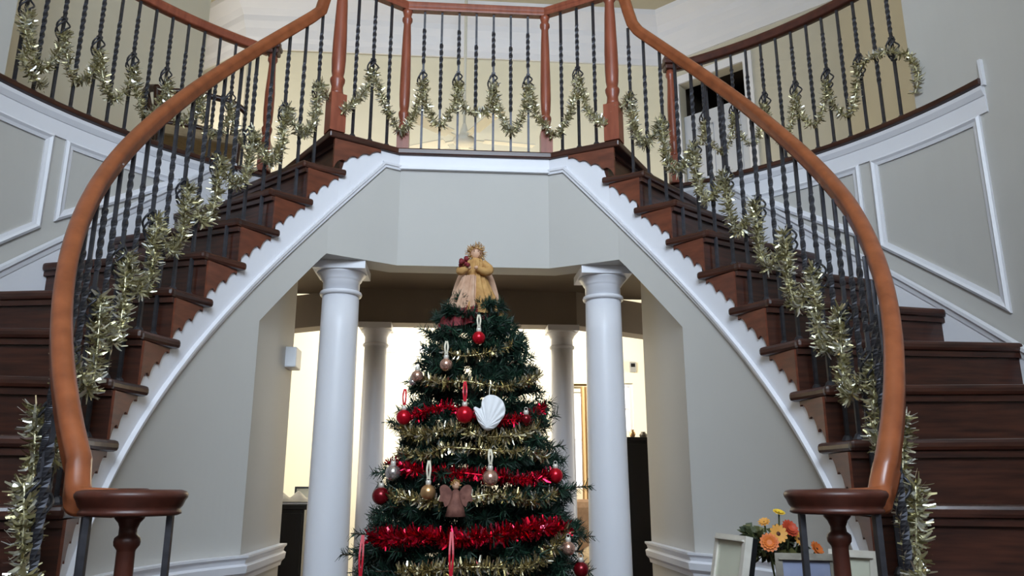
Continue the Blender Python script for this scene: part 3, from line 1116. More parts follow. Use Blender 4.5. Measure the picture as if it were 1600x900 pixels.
pts += [(Fp[0] - .01, Fp[1] - .06, LZ + .15), (Fp[0] + .05, Fp[1] - .05, LZ + .1), (-m1[0] - .03, m1[1], LZ + .25), (-m1[0], m1[1], LZ + .40), (-m1[0] + .04, m1[1], LZ + .22), (Np[0] - .05, Np[1] - .03, LZ + .08)]
garland('tinsel_garland', pts, .036, 900, 'gold tinsel garland looped along the landing front railing', group=GG)
# galleries
pts = []
for i, a in enumerate(LA):
    x, y = op(a, GR - .04, -1)
    xa, ya = op(a - .6, GR - .05, -1); xb, yb = op(a + .6, GR - .05, -1)
    if i % 2 == 0:
        pts += [(xa, ya, GZ + .22), (x, y, GZ + .345), (xb, yb, GZ + .22)]
    else:
        pts += [(x, y, GZ + .13 + random.uniform(-.03, .03))]
x, y = op(24.3, GR - .05, -1)
pts = [(*op(28.0, GR - .07, -1), GZ + .03), (*op(26.6, GR - .07, -1), GZ + .05), (*op(25.0, GR - .07, -1), GZ + .10), (*op(25.6, GR - .06, -1), GZ + .18), (*op(24.7, GR - .06, -1), GZ + .25)] + pts[1:]
garland('tinsel_garland', pts, .036, 820, 'gold tinsel garland looped along the left gallery balusters', group=GG)
pts = []
for i, a in enumerate(RA):
    x, y = op(a, GR - .04, 1)
    xa, ya = op(a - .6, GR - .05, 1); xb, yb = op(a + .6, GR - .05, 1)
    if i == 0:
        pts += [(*op(a - .3, GR - .05), GZ + .08), (*op(a - 1.0, GR - .05), GZ + .16), (*op(a - .5, GR - .05), GZ + .23), (x, y, GZ + .28)]
    elif i == 2:
        pts += [(x, y, GZ + .36)]
    elif i % 2 == 1:
        pts += [(xa, ya, GZ + (.32 if i == 1 else .345 if i == 3 else .22)), (x, y, GZ + .345), (xb, yb, GZ + (.35 if i == 1 else .2))]
    else:
        pts += [(x, y, GZ + .12 + random.uniform(-.03, .03))]
garland('tinsel_garland', pts, .032, 700, 'gold tinsel garland looped along the right gallery balusters', group=GG)

# ------------------------------------------------------------------ columns
def column(x, y, r, h, label):
    root = thing('column', label, 'column', (x, y, 0)); root['kind'] = 'thing'
    mb = MB()
    prof = [(r * 1.0, .12)] + [(r * (1.0 - .12 * max(0, t - .3) / .7), .12 + (h - .12 - .155) * t) for t in [i / 12 for i in range(1, 13)]]
    mb.lathe(prof, 40)
    mb.build('shaft', M['white'], root)
    rt_ = r * .88
    mb = MB()
    mb.lathe([(rt_, h - .155), (rt_ * 1.12, h - .153), (rt_ * 1.16, h - .143), (rt_ * 1.12, h - .134), (rt_, h - .131)], 40)
    mb.build('necking_ring', M['white'], root)
    mb = MB()
    mb.lathe([(rt_, h - .131), (rt_ * 1.0, h - .085), (rt_ * 1.06, h - .08), (rt_ * 1.12, h - .072), (rt_ * 1.16, h - .062), (rt_ * 1.3, h - .05), (rt_ * 1.36, h - .04)], 40)
    mb.box((0, 0, h - .0205), (rt_ * 2.85, rt_ * 2.85, .039))
    cp = mb.build('capital', M['white'], root)
    mb = MB()
    mb.box((0, 0, .025), (r * 2.7, r * 2.7, .05))
    mb.lathe([(r * 1.3, .05), (r * 1.34, .065), (r * 1.3, .08), (r * 1.1, .09), (r * 1.14, .105), (r * 1.1, .12), (r, .12)], 40)
    mb.build('base', M['white'], root)
    return root


column(-.645, 3.745, .1, Z_LINT + .002, 'white round column under the left shoulder of the opening, nearest the left flight')
column(.65, 3.745, .1, Z_LINT + .002, 'white round column under the right shoulder of the opening, nearest the right flight')
column(-.62, 5.28, .086, 2.262, 'slimmer white column in shade behind the left front column')
column(.655, 5.28, .086, 2.262, 'slimmer white column in shade behind the right front column')

# ------------------------------------------------------------------ ceiling fan in the room beyond
fx, fy, fz = -.04, 5.8, 3.9
root = thing('ceiling_fan', 'white ceiling fan hanging beyond the landing railing', 'fan', (fx, fy, fz))
mb = MB(); mb.lathe([(.012, .08), (.012, CEIL - fz - .05)], 10); mb.build('down_rod', M['fan'], root)
mb = MB(); mb.lathe([(.0, -.06), (.05, -.055), (.085, -.03), (.09, .0), (.07, .02), (.045, .03), (.035, .06), (.018, .13), (.012, .14)], 24); mb.build('motor_housing', M['fan'], root)
mb = MB(); mb.lathe([(.012, CEIL - fz - .08), (.05, CEIL - fz - .04), (.06, CEIL - fz - .002)], 20); mb.build('canopy', M['fan'], root)
for i in range(5):
    a = rad(8 + i * 72)
    mb = MB()
    R = Matrix.Rotation(a, 3, 'Z') @ Matrix.Rotation(rad(12), 3, 'X')
    mb.box(R @ Vector((.37, 0, 0)), (.42, .12, .008), mat=R)
    mb.box(R @ Vector((.12, 0, 0)), (.12, .03, .01), mat=R)
    mb.build('blade', M['fan'], root, bevel=.003)

# ------------------------------------------------------------------ Christmas tree
TX, TY = -.005, 3.0
TOPZ = 1.87


def tree_r(z):
    pts = [(.1, .62), (.5, .54), (.95, .40), (1.15, .36), (1.35, .30), (1.5, .262), (1.62, .222), (1.75, .165), (1.84, .09), (1.9, .03)]
    if z <= pts[0][0]: return pts[0][1]
    for (a, b), (c, d) in zip(pts, pts[1:]):
        if z <= c: return b + (d - b) * (z - a) / (c - a)
    return pts[-1][1]


root = thing('christmas_tree', 'green artificial Christmas tree standing between the flights', 'Christmas tree', (TX, TY, 0))
mb = MB(); mb.lathe([(.03, .06), (.028, 1.0), (.012, TOPZ - .04)], 12); mb.build('trunk', M['bark'], root)
mb = MB()
for i in range(4):
    a = i * PI / 2 + .4
    mb.tube([(.03 * cos(a), .03 * sin(a), .1), (.16 * cos(a), .16 * sin(a), .07), (.28 * cos(a), .28 * sin(a), .012)], .011, 6)
mb.lathe([(.036, .05), (.036, .2)], 12)
mb.build('stand', M['iron'], root)
rn = random.Random(3)
bmb, nmb = MB(), MB()


def sprig(p0, p1, nn, nl):
    p0, p1 = Vector(p0), Vector(p1)
    d = (p1 - p0); L = d.length; d.normalize()
    for i in range(nn):
        t = rn.uniform(.12, 1.02)
        p = p0.lerp(p1, t)
        q = Vector((rn.gauss(0, 1), rn.gauss(0, 1), rn.gauss(0, 1)))
        q -= d * q.dot(d)
        if q.length < .1: continue
        q.normalize()
        dr_ = (q + d * rn.uniform(.35, 1.0)).normalized()
        n = dr_.cross(Vector((rn.gauss(0, 1), rn.gauss(0, 1), rn.gauss(0, 1))))
        if n.length < .1: continue
        n.normalize()
        l = nl * rn.uniform(.7, 1.15)
        nmb.add([p - n * .0019, p + n * .0019, p + dr_ * l + n * .0007, p + dr_ * l - n * .0007], [(0, 1, 2, 3)])


z = .2
while z < TOPZ - .02:
    R = tree_r(z)
    nb = max(6, int(R * 54))
    a0 = rn.uniform(0, 6)
    for i in range(nb):
        a = a0 + 2 * PI * (i + rn.uniform(-.3, .3)) / nb
        if z < .75 and sin(a) > .3: continue
        ln = R * rn.uniform(.82, 1.06)
        tip = Vector((ln * cos(a), ln * sin(a), z + rn.uniform(.0, .05) + (.03 if z > 1.5 else 0)))
        st = Vector((.02 * cos(a), .02 * sin(a), z + .05 * R))
        md = st.lerp(tip, .55) + Vector((0, 0, -.02 * R))
        bmb.tube([st, md, tip], [.005, .004, .002], 4)
        dens = 1.0 if z > .75 else .55
        sprig(st.lerp(tip, .3), tip, int(150 * dens), .036)
        u = (tip - st).normalized()
        for j in range(4 if R > .2 else 3):
            t = rn.uniform(.35, .85)
            sd = u.cross(Vector((0, 0, 1))).normalized() * rn.choice((-1, 1)) * rn.uniform(.5, 1.1) + u * .75 + Vector((0, 0, rn.uniform(-.3, .35)))
            b0 = st.lerp(tip, t)
            ll = (.05 + .16 * R) * rn.uniform(.8, 1.2)
            b1 = b0 + sd.normalized() * ll
            rr = math.hypot(b1.x, b1.y)
            if rr > R * 1.1: b1.x *= R * 1.1 / rr; b1.y *= R * 1.1 / rr
            sprig(b0, b1, int(95 * dens), .034)
    z += .062 if z > .8 else .09
for a, hh, ll in ((2.4, 1.77, .19), (.35, 1.72, .2), (1.2, 1.8, .1), (3.9, 1.8, .1), (5.2, 1.78, .12), (4.7, 1.76, .12)):
    st = Vector((.02 * cos(a), .02 * sin(a), hh - .05)); tip = Vector((ll * cos(a), ll * sin(a), hh + .05))
    bmb.tube([st, tip], [.004, .002], 4)
    sprig(st, tip, 150, .034)
sprig((0, 0, TOPZ - .12), (0, 0, TOPZ + .02), 150, .034)
for a, zz, ll in ((PI + .1, .935, .47), (PI - .15, 1.0, .46), (-.05, 1.17, .43), (PI + .02, 1.22, .37), (0, .99, .44), (.1, 1.32, .34)):
    st = Vector((.15 * cos(a), .15 * sin(a), zz)); tip = Vector((ll * cos(a), ll * sin(a), zz + .02))
    bmb.tube([st, tip], [.004, .002], 4)
    sprig(st, tip, 170, .032)
bmb.build('branches', M['bark'], root)
nd = nmb.build('needles', M['needle'], root)
nd['kind'] = 'stuff'


def px(u, v, y):
    """point of the plane at depth y seen at picture point (u, v) of the measured photograph"""
    d = rt * ((u - 800) / F_PX) + up * ((450 - v) / F_PX) + fw
    return Vector((-.089, 0, EYE)) + d * (y / d.y)


def tree_pt(u, v, off=.0):
    """point on the tree's front surface"""
    p = px(u, v, 2.8)
    for _ in range(6):
        R = tree_r(p.z) + off
        dx = max(min((p.x - TX), R * .98), -R * .98)
        y = TY - math.sqrt(max(R * R - dx * dx, 0.0004))
        p = px(u, v, y)
    return p


TG = 'tinsel garlands on the Christmas tree'
def tree_garland(marks, label, mat, radius=.03, dens=1000, w=.0022, back=True):
    pts = [tree_pt(u, v, .012) for u, v in marks]
    pts = catmull(pts, 6)
    garland('tinsel_garland', pts[::2] if len(pts) > 40 else pts, radius, dens, label, mat, w, group=TG)


tree_garland([(690, 545), (720, 556), (757, 552), (800, 540)], 'short gold tinsel strand just below the tree top', 'tree_tinsel', .027, 672)
tree_garland([(655, 590), (690, 598), (730, 596), (775, 604), (815, 598), (842, 586)], 'gold tinsel strand across the tree above the white shell ornament', 'tree_tinsel', .030, 992)
tree_garland([(628, 668), (655, 680), (690, 672), (720, 668), (752, 682), (800, 680), (842, 668)], 'gold tinsel strand directly below the white shell ornament', 'tree_tinsel', .037, 1440)
tree_garland([(622, 706), (660, 712), (692, 700), (720, 700), (770, 704), (815, 706), (855, 715)], 'gold tinsel strand across the middle of the tree above the second red strand', 'tree_tinsel', .030, 992)
tree_garland([(600, 772), (640, 778), (690, 784), (740, 776), (780, 772), (830, 782), (866, 770)], 'gold tinsel strand level with the brown lace angel ornament', 'tree_tinsel', .033, 1280)
tree_garland([(622, 896), (680, 890), (740, 886), (800, 888), (840, 878), (872, 846), (884, 830)], 'lowest gold tinsel strand on the tree, rising at its right end', 'tree_tinsel', .037, 1440)
tree_garland([(634, 652), (668, 642), (702, 634), (736, 650), (790, 656), (822, 652), (848, 634)], 'red tinsel strand level with the white shell ornament', 'red_tinsel', .030, 868)
tree_garland([(608, 724), (645, 735), (690, 738), (730, 740), (780, 745), (830, 748), (866, 742)], 'red tinsel strand across the middle of the tree', 'red_tinsel', .032, 1120)
tree_garland([(580, 838), (620, 840), (660, 836), (700, 842), (745, 840), (790, 834), (840, 824), (886, 824)], 'wide bright red tinsel strand low on the tree', 'red_tinsel', .041, 1750, .003)

# hanging ornaments
def bauble(u, v, r, mat, label, ribbon=None, rl=.05, off=.035, cat='ornament', group=None):
    p = tree_pt(u, v, off)
    root = thing('bauble', label, cat, tuple(p), 0, group)
    mb = MB(); mb.sphere((0, 0, 0), r, 24, 16); mb.build('ball', M[mat], root)
    mb = MB(); mb.lathe([(.009, r - .003), (.009, r + .01), (.006, r + .013), (0, r + .013)], 12)
    mb.tube([(.006 * cos(t), 0, r + .017 + .006 * sin(t)) for t in [i * PI / 6 for i in range(13)]], .0012, 5)
    mb.build('cap', M['silver'], root)
    if ribbon:
        mb = MB()
        for q in (-1, 1):
            pts = [(q * .002, 0, r + .016), (q * .0055, -.004, r + .016 + rl * .5), (q * .002, .02, r + .016 + rl)]
            mb.sweep(catmull(pts, 6), [(-.003, -.0006), (.003, -.0006), (.003, .0006), (-.003, .0006)], up=(0, 1, 0))
        mb.build('ribbon', M[ribbon], root)
    return root


bauble(748, 528, .024, 'red_ball', 'red ball ornament on a cream ribbon just under the tree topper', 'cream_ribbon', .05, .05)
bauble(697, 570, .023, 'rose_ball', 'rose gold ball on a cream ribbon left of the tree top', 'cream_ribbon', .05, .04)
bauble(652, 588, .022, 'rose_ball', 'rose gold ball at the left edge of the upper tree', None)
bauble(631, 652, .027, 'red_ball', 'red ball on a red ribbon at the left edge level with the white shell', 'red_ribbon', .06)
bauble(726, 648, .03, 'red_ball', 'red ball on a red ribbon beside the white shell ornament', 'red_ribbon', .07, .045)
bauble(822, 655, .018, 'dark_red_ball', 'small dark red ball right of the white shell ornament', None)
bauble(614, 739, .027, 'silver_ball', 'silver rose ball at the left edge above the dark red ball', None)
bauble(595, 775, .03, 'dark_red_ball', 'dark red ball at the far left edge of the tree', None)
bauble(669, 769, .025, 'gold_ball', 'gold ball on a cream ribbon left of the brown lace angel', 'cream_ribbon', .06, .045)
bauble(766, 747, .027, 'rose_ball', 'copper and silver ball on a cream ribbon right of centre', 'cream_ribbon', .05, .045)
bauble(868, 743, .026, 'red_ball', 'red ball at the right edge of the middle of the tree', None)
bauble(888, 857, .023, 'rose_ball', 'copper and silver ball at the lower right edge of the tree', None)
bauble(908, 890, .026, 'dark_red_ball', 'dark red ball at the bottom right edge of the tree below the copper ball', None)
bauble(704, 925, .028, 'red_ball', 'red ball on a red ribbon at the bottom front of the tree', 'red_ribbon', .13, .05)
bauble(562, 925, .028, 'red_ball', 'red ball on a red ribbon at the bottom left of the tree', 'red_ribbon', .13, .05)
bauble(645, 597, .014, 'silver_ball', 'small silver ball under the rose gold ball at the left edge', None)

# white shell ornament
p = tree_pt(766, 645, .06)
root = thing('shell_ornament', 'flat white scallop shell ornament on the front of the tree', 'ornament', tuple(p))
mb = MB()
n, m = 44, 6
vs, fs = [], []
def shell_r(t):                 # outline of the shell, t from 0 (thumb side) round to 1
    return .056 * (1 + .03 * cos(t * 2 * PI * 9)) * (1 + .22 * max(0, cos(t * 2 * PI + 1.75)) ** 1)
out = []
for u, v in ((-2, 51), (-14, 46), (-24, 33), (-26, 18), (-30, 12), (-42, 17), (-48, 12), (-44, 2), (-38, -16), (-32, -28), (-22, -42), (-8, -50), (6, -46), (20, -36), (30, -22), (40, -8), (43, 8), (40, 24), (33, 36), (22, 45), (10, 50)):
    out.append(Vector((u * .0012, 0, v * .0012)))
out = catmull(out + [out[0]], 4)[:-1]
N = len(out)
hub = Vector((-.012, 0, -.05))
rings = []
for t in (1.0, .97, .75, .5, .25, .06):
    ring = []
    for i, q in enumerate(out):
        w = hub.lerp(q, t)
        rib = .0022 * cos(i * 2 * PI * 13 / N) * t
        dep = -.012 * (1 - t * t) * (0 if t > .99 else 1) - (.004 if t < .99 else 0)
        ring.append((w.x, dep + rib * (t < .99), w.z))
    rings.append(ring)
for a, b in zip(rings, rings[1:]):
    mb.add(a + b, [(i, (i + 1) % N, N + (i + 1) % N, N + i) for i in range(N)], True)
mb.add(rings[-1], [tuple(range(N))])
bk = [(q[0], .006, q[2]) for q in rings[0]]
mb.add(rings[0] + bk, [(i, N + i, N + (i + 1) % N, (i + 1) % N) for i in range(N)])
mb.add(bk, [tuple(range(N))[::-1]])
mb.build('shell', M['shell'], root)
mb = MB(); mb.tube([(-.004, .004, .055), (-.002, .01, .085), (.004, .02, .1)], .0015, 5); mb.build('hanging_string', M['cream_ribbon'], root)

# small brown lace angel ornament
p = tree_pt(712, 777, .045)
root = thing('lace_angel_ornament', 'brown lace angel ornament with spread wings low on the front of the tree', 'ornament', tuple(p))
mb = MB(); N = 20
mb.lathe([(.034 , -.06), (.026, -.03), (.014, .0), (.011, .02), (.004, .026)], 16); mb.build('robe', M['brown_lace'], root)
mb = MB(); mb.sphere((0, 0, .037), .013, 14, 10); mb.build('head', M['skin'], root)
for q in (-1, 1):
    mb = MB()
    pts = [Vector((q * x, .01, z_)) for x, z_ in ((.006, .005), (.02, .03), (.038, .04), (.052, .03), (.05, .008), (.054, -.012), (.04, -.014), (.034, -.03), (.02, -.02))]
    pts = catmull(pts + [pts[0]], 3)[:-1]
    f = [(v_.x, .006 - .012 * abs(v_.x) * 20 * .4, v_.z) for v_ in pts]; b = [(a_[0], a_[1] + .006, a_[2]) for a_ in f]
    n_ = len(f)
    mb.add(f + b, [tuple(range(n_)), tuple(range(n_, 2 * n_))[::-1]] + [(i, n_ + i, n_ + (i + 1) % n_, (i + 1) % n_) for i in range(n_)])
    mb.build('wing', M['brown_lace'], root)
mb = MB()
for k in range(60):
    d = Vector((rn.gauss(0, 1), rn.gauss(0, 1), abs(rn.gauss(0, 1)))).normalized()
    mb.quad_strip(Vector((0, 0, .037)) + d * .012, d, d.orthogonal().normalized(), .0012, .008)
mb.build('hair', M['straw'], root)

# ------------------------------------------------------------------ angel tree topper
p = px(743, 470, 2.97)
root = thing('angel_tree_topper', 'golden burlap angel doll on the tip of the Christmas tree', 'tree topper', (p.x, p.y, 0))
zb = 1.835
H = .285


def pleated(prof, folds, amp, c=(0, 0, 0), seg=64, ph=0.0):
    mb = MB()
    secs = []
    for r, z_, lx in prof:
        ring = []
        for i in range(seg):
            a = 2 * PI * i / seg
            rr = r * (1 + amp * (r / .1) * cos(folds * a + ph) + amp * .5 * cos((folds * 2 - 1) * a + 1.3))
            ring.append((lx + rr * cos(a) + c[0], rr * sin(a) * .85 + c[1], z_ + c[2] + .006 * cos(folds * a * .5 + ph) * (r / .1)))
        secs.append(ring)
    mb.loft(secs, True)
    return mb


pleated([(.088, .0, .012), (.08, .03, .01), (.062, .08, .006), (.046, .13, .002), (.036, .165, 0), (.03, .185, 0), (.034, .205, 0), (.026, .225, 0), (.012, .235, 0)], 9, .16, (0, 0, zb)).build('robe', M['burlap'], root)
pleated([(.064, .012, -.03), (.05, .06, -.024), (.036, .11, -.014), (.026, .15, -.008)], 7, .25, (-.014, -.024, zb + .002), ph=1.0).build('apron', M['pink_cloth'], root)
pleated([(.094, -.05, -.03), (.088, -.01, -.022), (.07, .03, -.012), (.04, .06, -.008)], 10, .2, (-.012, -.01, zb - .005), ph=.5).build('underskirt', M['maroon'], root)
mb = MB(); mb.sphere((0, 0, zb + .252), .024, 20, 14, (1, 1, 1.15)); hd = mb.build('head', M['skin'], root)
mb = MB()
for k in range(320):
    d = Vector((rn.gauss(0, 1), rn.gauss(0, 1), rn.gauss(0, 1))).normalized()
    if d.y < -.55 and d.z < .35: continue
    st = Vector((0, 0, zb + .254)) + Vector((d.x * .024, d.y * .024, d.z * .027))
    dn = (d * .5 + Vector((rn.gauss(0, .5), rn.gauss(0, .5), rn.gauss(-.2, .6)))).normalized()
    mb.quad_strip(st, dn, dn.orthogonal().normalized(), .0016, .022)
mb.build('hair', M['straw'], root)
mb = MB()
for q in (-1, 1): mb.sphere((q * .008, -.0225, zb + .256), .0022, 8, 6)
mb.build('eyes', M['core'], root)
for q, zz in ((-1, .0), (1, -.0)):
    mb = MB()
    mb.tube(catmull([(q * .026, -.004, zb + .212), (q * .052, -.012, zb + .185), (q * .05 - .012, -.035, zb + .168), (q * .018 - .014, -.048, zb + .178)], 5), [.017] * 4 + [.018] * 5 + [.016] * 4 + [.012] * 3, 10)
    mb.build('sleeve', M['burlap'], root)
    mb = MB(); mb.sphere((q * .014 - .014, -.05, zb + .18), .009, 12, 8, (1, 1.2, .9)); mb.build('hand', M['skin'], root)
    # wings of stiff cloth behind the shoulders
    mb = MB()
    pts = [Vector((q * x, .035, zb + z_)) for x, z_ in ((.012, .19), (.04, .205), (.066, .18), (.085, .13), (.1, .07), (.112, .03), (.09, .035), (.07, .05), (.045, .09), (.02, .13))]
    pts = catmull(pts + [pts[0]], 3)[:-1]
    f = [(v_.x, v_.y + .25 * abs(v_.x), v_.z) for v_ in pts]; b = [(a_[0], a_[1] + .008, a_[2]) for a_ in f]
    n_ = len(f)
    mb.add(f + b, [tuple(range(n_)), tuple(range(n_, 2 * n_))[::-1]] + [(i, n_ + i, n_ + (i + 1) % n_, (i + 1) % n_) for i in range(n_)])
    mb.build('wing', M['pink_cloth'], root)
mb = MB()
for k in range(12):
    mb.sphere((-.045 + rn.uniform(-.018, .018), -.055 + rn.uniform(-.01, .01), zb + .2 + rn.uniform(-.014, .016)), .009, 10, 7)
mb.build('posy', M['maroon'], root)
mb = MB()
pts = catmull([(-.05, -.04, zb + .03), (-.075, -.07, zb - .02), (-.085, -.08, zb - .07), (-.08, -.085, zb - .1)], 6)
mb.sweep(pts, [(-.014, -.001), (.014, -.001), (.014, .001), (-.014, .001)], up=(0, 1, 0)); mb.build('sash', M['maroon'], root)

# ------------------------------------------------------------------ console table with frames and flowers
tc = (.86, 2.16)
TT = .80
root = thing('console_table', 'dark wooden half round table against the right wall under the stairs', 'table', (tc[0], tc[1], 0))
mb = MB()
poly = []
for a in arc(-26, 6, 14):
    x, y = ip(a, RW - .03); poly.append((x - tc[0], y - tc[1]))
for a in arc(6, -26, 14):
    x, y = ip(a, RW - .46 - .0 * abs(a)); poly.append((x - tc[0], y - tc[1]))
mb.prism(poly, TT - .03, TT); mb.build('table_top', M['table_wood'], root, bevel=.006)
mb = MB()
pa = []
for a in arc(-24, 4, 14):
    x, y = ip(a, RW - .06); pa.append((x - tc[0], y - tc[1]))
for a in arc(4, -24, 14):
    x, y = ip(a, RW - .42); pa.append((x - tc[0], y - tc[1]))
mb.prism(pa, TT - .11, TT - .0305); mb.build('apron', M['table_wood'], root)
for a, r_ in ((-23, RW - .08), (3, RW - .08), (-23, RW - .4), (3, RW - .4)):
    x, y = ip(a, r_)
    mb = MB(); mb.lathe([(.014, 0), (.018, .03), (.012, .06), (.016, .3), (.024, .55), (.02, .6), (.026, .64), (.026, TT - .11)], 12)
    mb.build('leg', M['table_wood'], root, loc=(x - tc[0], y - tc[1], 0))


def frame(pos, w, h, bw, face_deg, lean, fm, pm, label, figure=False, dk=None):
    """standing picture frame; face_deg = compass of its face in plan"""
    root = thing('picture_frame', label, 'picture frame', pos, rad(face_deg))
    L = Matrix.Rotation(lean, 3, 'X')
    def put(mb, name, mat, par=root):
        mb.v = [tuple(L @ Vector(v_)) for v_ in mb.v]
        return mb.build(name, mat, par)
    mb = MB()
    for c, d in (((0, 0, bw / 2), (w, .02, bw)), ((0, 0, h - bw / 2), (w, .02, bw)), ((-w / 2 + bw / 2, 0, h / 2), (bw, .02, h - 2 * bw)), ((w / 2 - bw / 2, 0, h / 2), (bw, .02, h - 2 * bw))):
        mb.box(c, d)
    for c, d in (((0, -.006, bw * .8), (w - bw, .022, bw * .3)), ((0, -.006, h - bw * .8), (w - bw, .022, bw * .3))):
        mb.box(c, d)
    put(mb, 'frame_border', M[fm])
    mb = MB(); mb.box((0, 0, h / 2), (w - 2 * bw, .008, h - 2 * bw)); ph = put(mb, 'picture', M[pm])
    mb = MB(); mb.box((0, .018, h / 2), (w - .004, .016, h - .004)); put(mb, 'backing', M['black'])
    mb = MB(); mb.box((0, .05, h * .33), (.05, .006, h * .7), mat=Matrix.Rotation(-lean * 2.4, 3, 'X')); put(mb, 'stand_leg', M['black'])
    if figure:
        mb = MB()
        prof = [(-.025, .0), (-.022, .05), (-.03, .065), (-.012, .075), (-.013, .1), (0, .11), (.013, .1), (.012, .075), (.03, .065), (.024, .05), (.026, .0)]
        f = [(a_ * 1.1, -.0055, bw + b_ * .9) for a_, b_ in prof]
        b = [(q[0], -.003, q[2]) for q in f]; n_ = len(f)
        mb.add(f + b, [tuple(range(n_)), tuple(range(n_, 2 * n_))[::-1]] + [(i, n_ + i, n_ + (i + 1) % n_, (i + 1) % n_) for i in range(n_)])
        put(mb, 'printed_figure', M['photo_dark'], ph)
    return root


frame((.612, 2.12, TT + .004), .16, .265, .016, -80, rad(-12), 'silver', 'photo_pale', 'silver picture frame leaning at the left end of the table, pale picture')
frame((.812, 2.02, TT + .004), .15, .22, .018, -20, rad(-10), 'pewter', 'photo_blue', 'pewter picture frame with a blue grey photograph in front of the flowers', True)
frame((.945, 2.06, TT + .004), .125, .225, .02, -45, rad(-10), 'silver', 'photo_pale', 'bright silver picture frame behind the right volute newel')

# flower arrangement
p = px(1212, 845, 2.25)
fx, fy = .83, 2.26
root = thing('flower_arrangement', 'orange and yellow daisy arrangement in a brown pot on the table', 'flowers', (fx, fy, TT))
mb = MB(); mb.lathe([(.035, .001), (.045, .03), (.058, .08), (.062, .12), (.055, .125), (.05, .1)], 20); mb.build('pot', M['pot'], root)
rf = random.Random(5)
lm_ = MB()
for k in range(300):
    a = rf.uniform(0, 2 * PI); el = rf.uniform(-.35, 1.0)
    d = Vector((cos(a) * cos(el), sin(a) * cos(el), sin(el)))
    p0 = Vector((-.01, .01, .21)) + Vector((d.x * 1.15, d.y * .8, d.z)) * rf.uniform(.025, .072)
    n = d.cross(Vector((rf.gauss(0, 1), rf.gauss(0, 1), rf.gauss(0, 1)))).normalized()
    l = rf.uniform(.028, .046); w = rf.uniform(.008, .013)
    tip = p0 + d * l + Vector((0, 0, -.01))
    m_ = p0 + d * l * .5
    lm_.add([p0, m_ + n * w, tip, m_ - n * w], [(0, 1, 2, 3)])
lm_.build('leaves', M['leaf'], root)


def daisy(u, v, y, r, mat, tilt, petals=12, layers=2):
    c = px(u, v, y) - Vector((fx, fy, TT))
    R = Matrix.Rotation(tilt[1], 3, 'Z') @ Matrix.Rotation(tilt[0], 3, 'X')
    mb = MB(); mb.tube(catmull([(0, 0, .1), c * .5 + Vector((0, 0, .03)), c], 5), .0025, 5)
    fl = mb.build('flower', M['leaf'], root)
    mb = MB()
    for ly in range(layers):
        for i in range(petals):
            a = 2 * PI * (i + .5 * ly) / petals
            d = Vector((cos(a), sin(a), .15 + .25 * ly)); d.normalize()
            n = Vector((-sin(a), cos(a), 0))
            rr = r * (1 - .2 * ly)
            pts = [Vector((0, 0, .002 * ly)), d * rr * .5 + n * rr * .2, d * rr * .85 + n * rr * .17, d * rr, d * rr * .85 - n * rr * .17, d * rr * .5 - n * rr * .2]
            mb.add([R @ q + c for q in pts], [tuple(range(6))])
    mb.build('petals', M[mat], fl)
    mb = MB(); mb.sphere((0, 0, 0), r * .24, 12, 8, (1, 1, .6)); mb.v = [tuple(R @ Vector(q) + c) for q in mb.v]
    mb.build('flower_centre', M['core'], fl)


daisy(1216, 834, 2.16, .027, 'amber', (rad(75), .05), 12, 1)
daisy(1202, 848, 2.15, .027, 'orange', (rad(70), -.25), 14, 3)
daisy(1234, 826, 2.2, .027, 'rust', (rad(60), .3), 14, 3)
daisy(1217, 801, 2.24, .019, 'yellow', (rad(25), .2), 12, 2)
daisy(1194, 816, 2.24, .018, 'amber', (rad(40), -.6), 10, 2)
daisy(1276, 858, 2.3, .025, 'orange', (rad(60), .5), 12, 2)
daisy(1248, 842, 2.22, .02, 'amber', (rad(70), .4), 10, 1)

# ------------------------------------------------------------------ upstairs chair and small wall devices
root = thing('armchair', 'dark wooden armchair upstairs behind the left gallery balusters', 'chair', (-1.72, 4.66, GZ), rad(110))
mb = MB(); mb.box((0, 0, .44), (.5, .48, .07)); mb.build('seat', M['seat'], root, bevel=.02)
for x in (-.23, .23):
    for y in (-.22, .22):
        mb = MB(); mb.tube([(x, y, .0), (x * .97, y * .97, .2), (x, y, .42)], [.016, .02, .024], 8); mb.build('leg', M['dark_wood'], root)
    mb = MB(); mb.tube(catmull([(x, .25, .68), (x * 1.06, .05, .7), (x * 1.1, -.16, .68), (x * 1.1, -.25, .63)], 6), .02, 8)
    mb.tube([(x, -.18, .45), (x * 1.08, -.2, .66)], .016, 8); mb.build('arm', M['dark_wood'], root)
mb = MB()
for x in (-.24, .24): mb.tube([(x, .23, .42), (x, .26, .69)], .02, 8)
mb.tube(catmull([(-.24, .26, .69), (-.12, .32, .72), (.12, .32, .72), (.24, .26, .69)], 6), .024, 8)
for x in (-.12, 0, .12): mb.tube([(x, .25, .47), (x, .31, .71)], .011, 6)
mb.build('backrest', M['dark_wood'], root)

root = thing('door_chime', 'white door chime box on the short wall left of the left front column', 'door chime', (-.888, 3.88, 1.80))
mb = MB(); mb.box((0, 0, 0), (.07, .13, .1)); mb.build('cover', M['plastic'], root, bevel=.006)
root = thing('thermostat', 'small grey thermostat on the far wall right of the right front column', 'thermostat', (1.47, YB - .012, 2.2))
mb = MB(); mb.box((0, 0, 0), (.055, .022, .09)); mb.build('thermostat_case', M['grey_plastic'], root, bevel=.004)
mb = MB(); mb.box((0, -.012, .015), (.035, .004, .03)); mb.build('dial', M['black'], root)

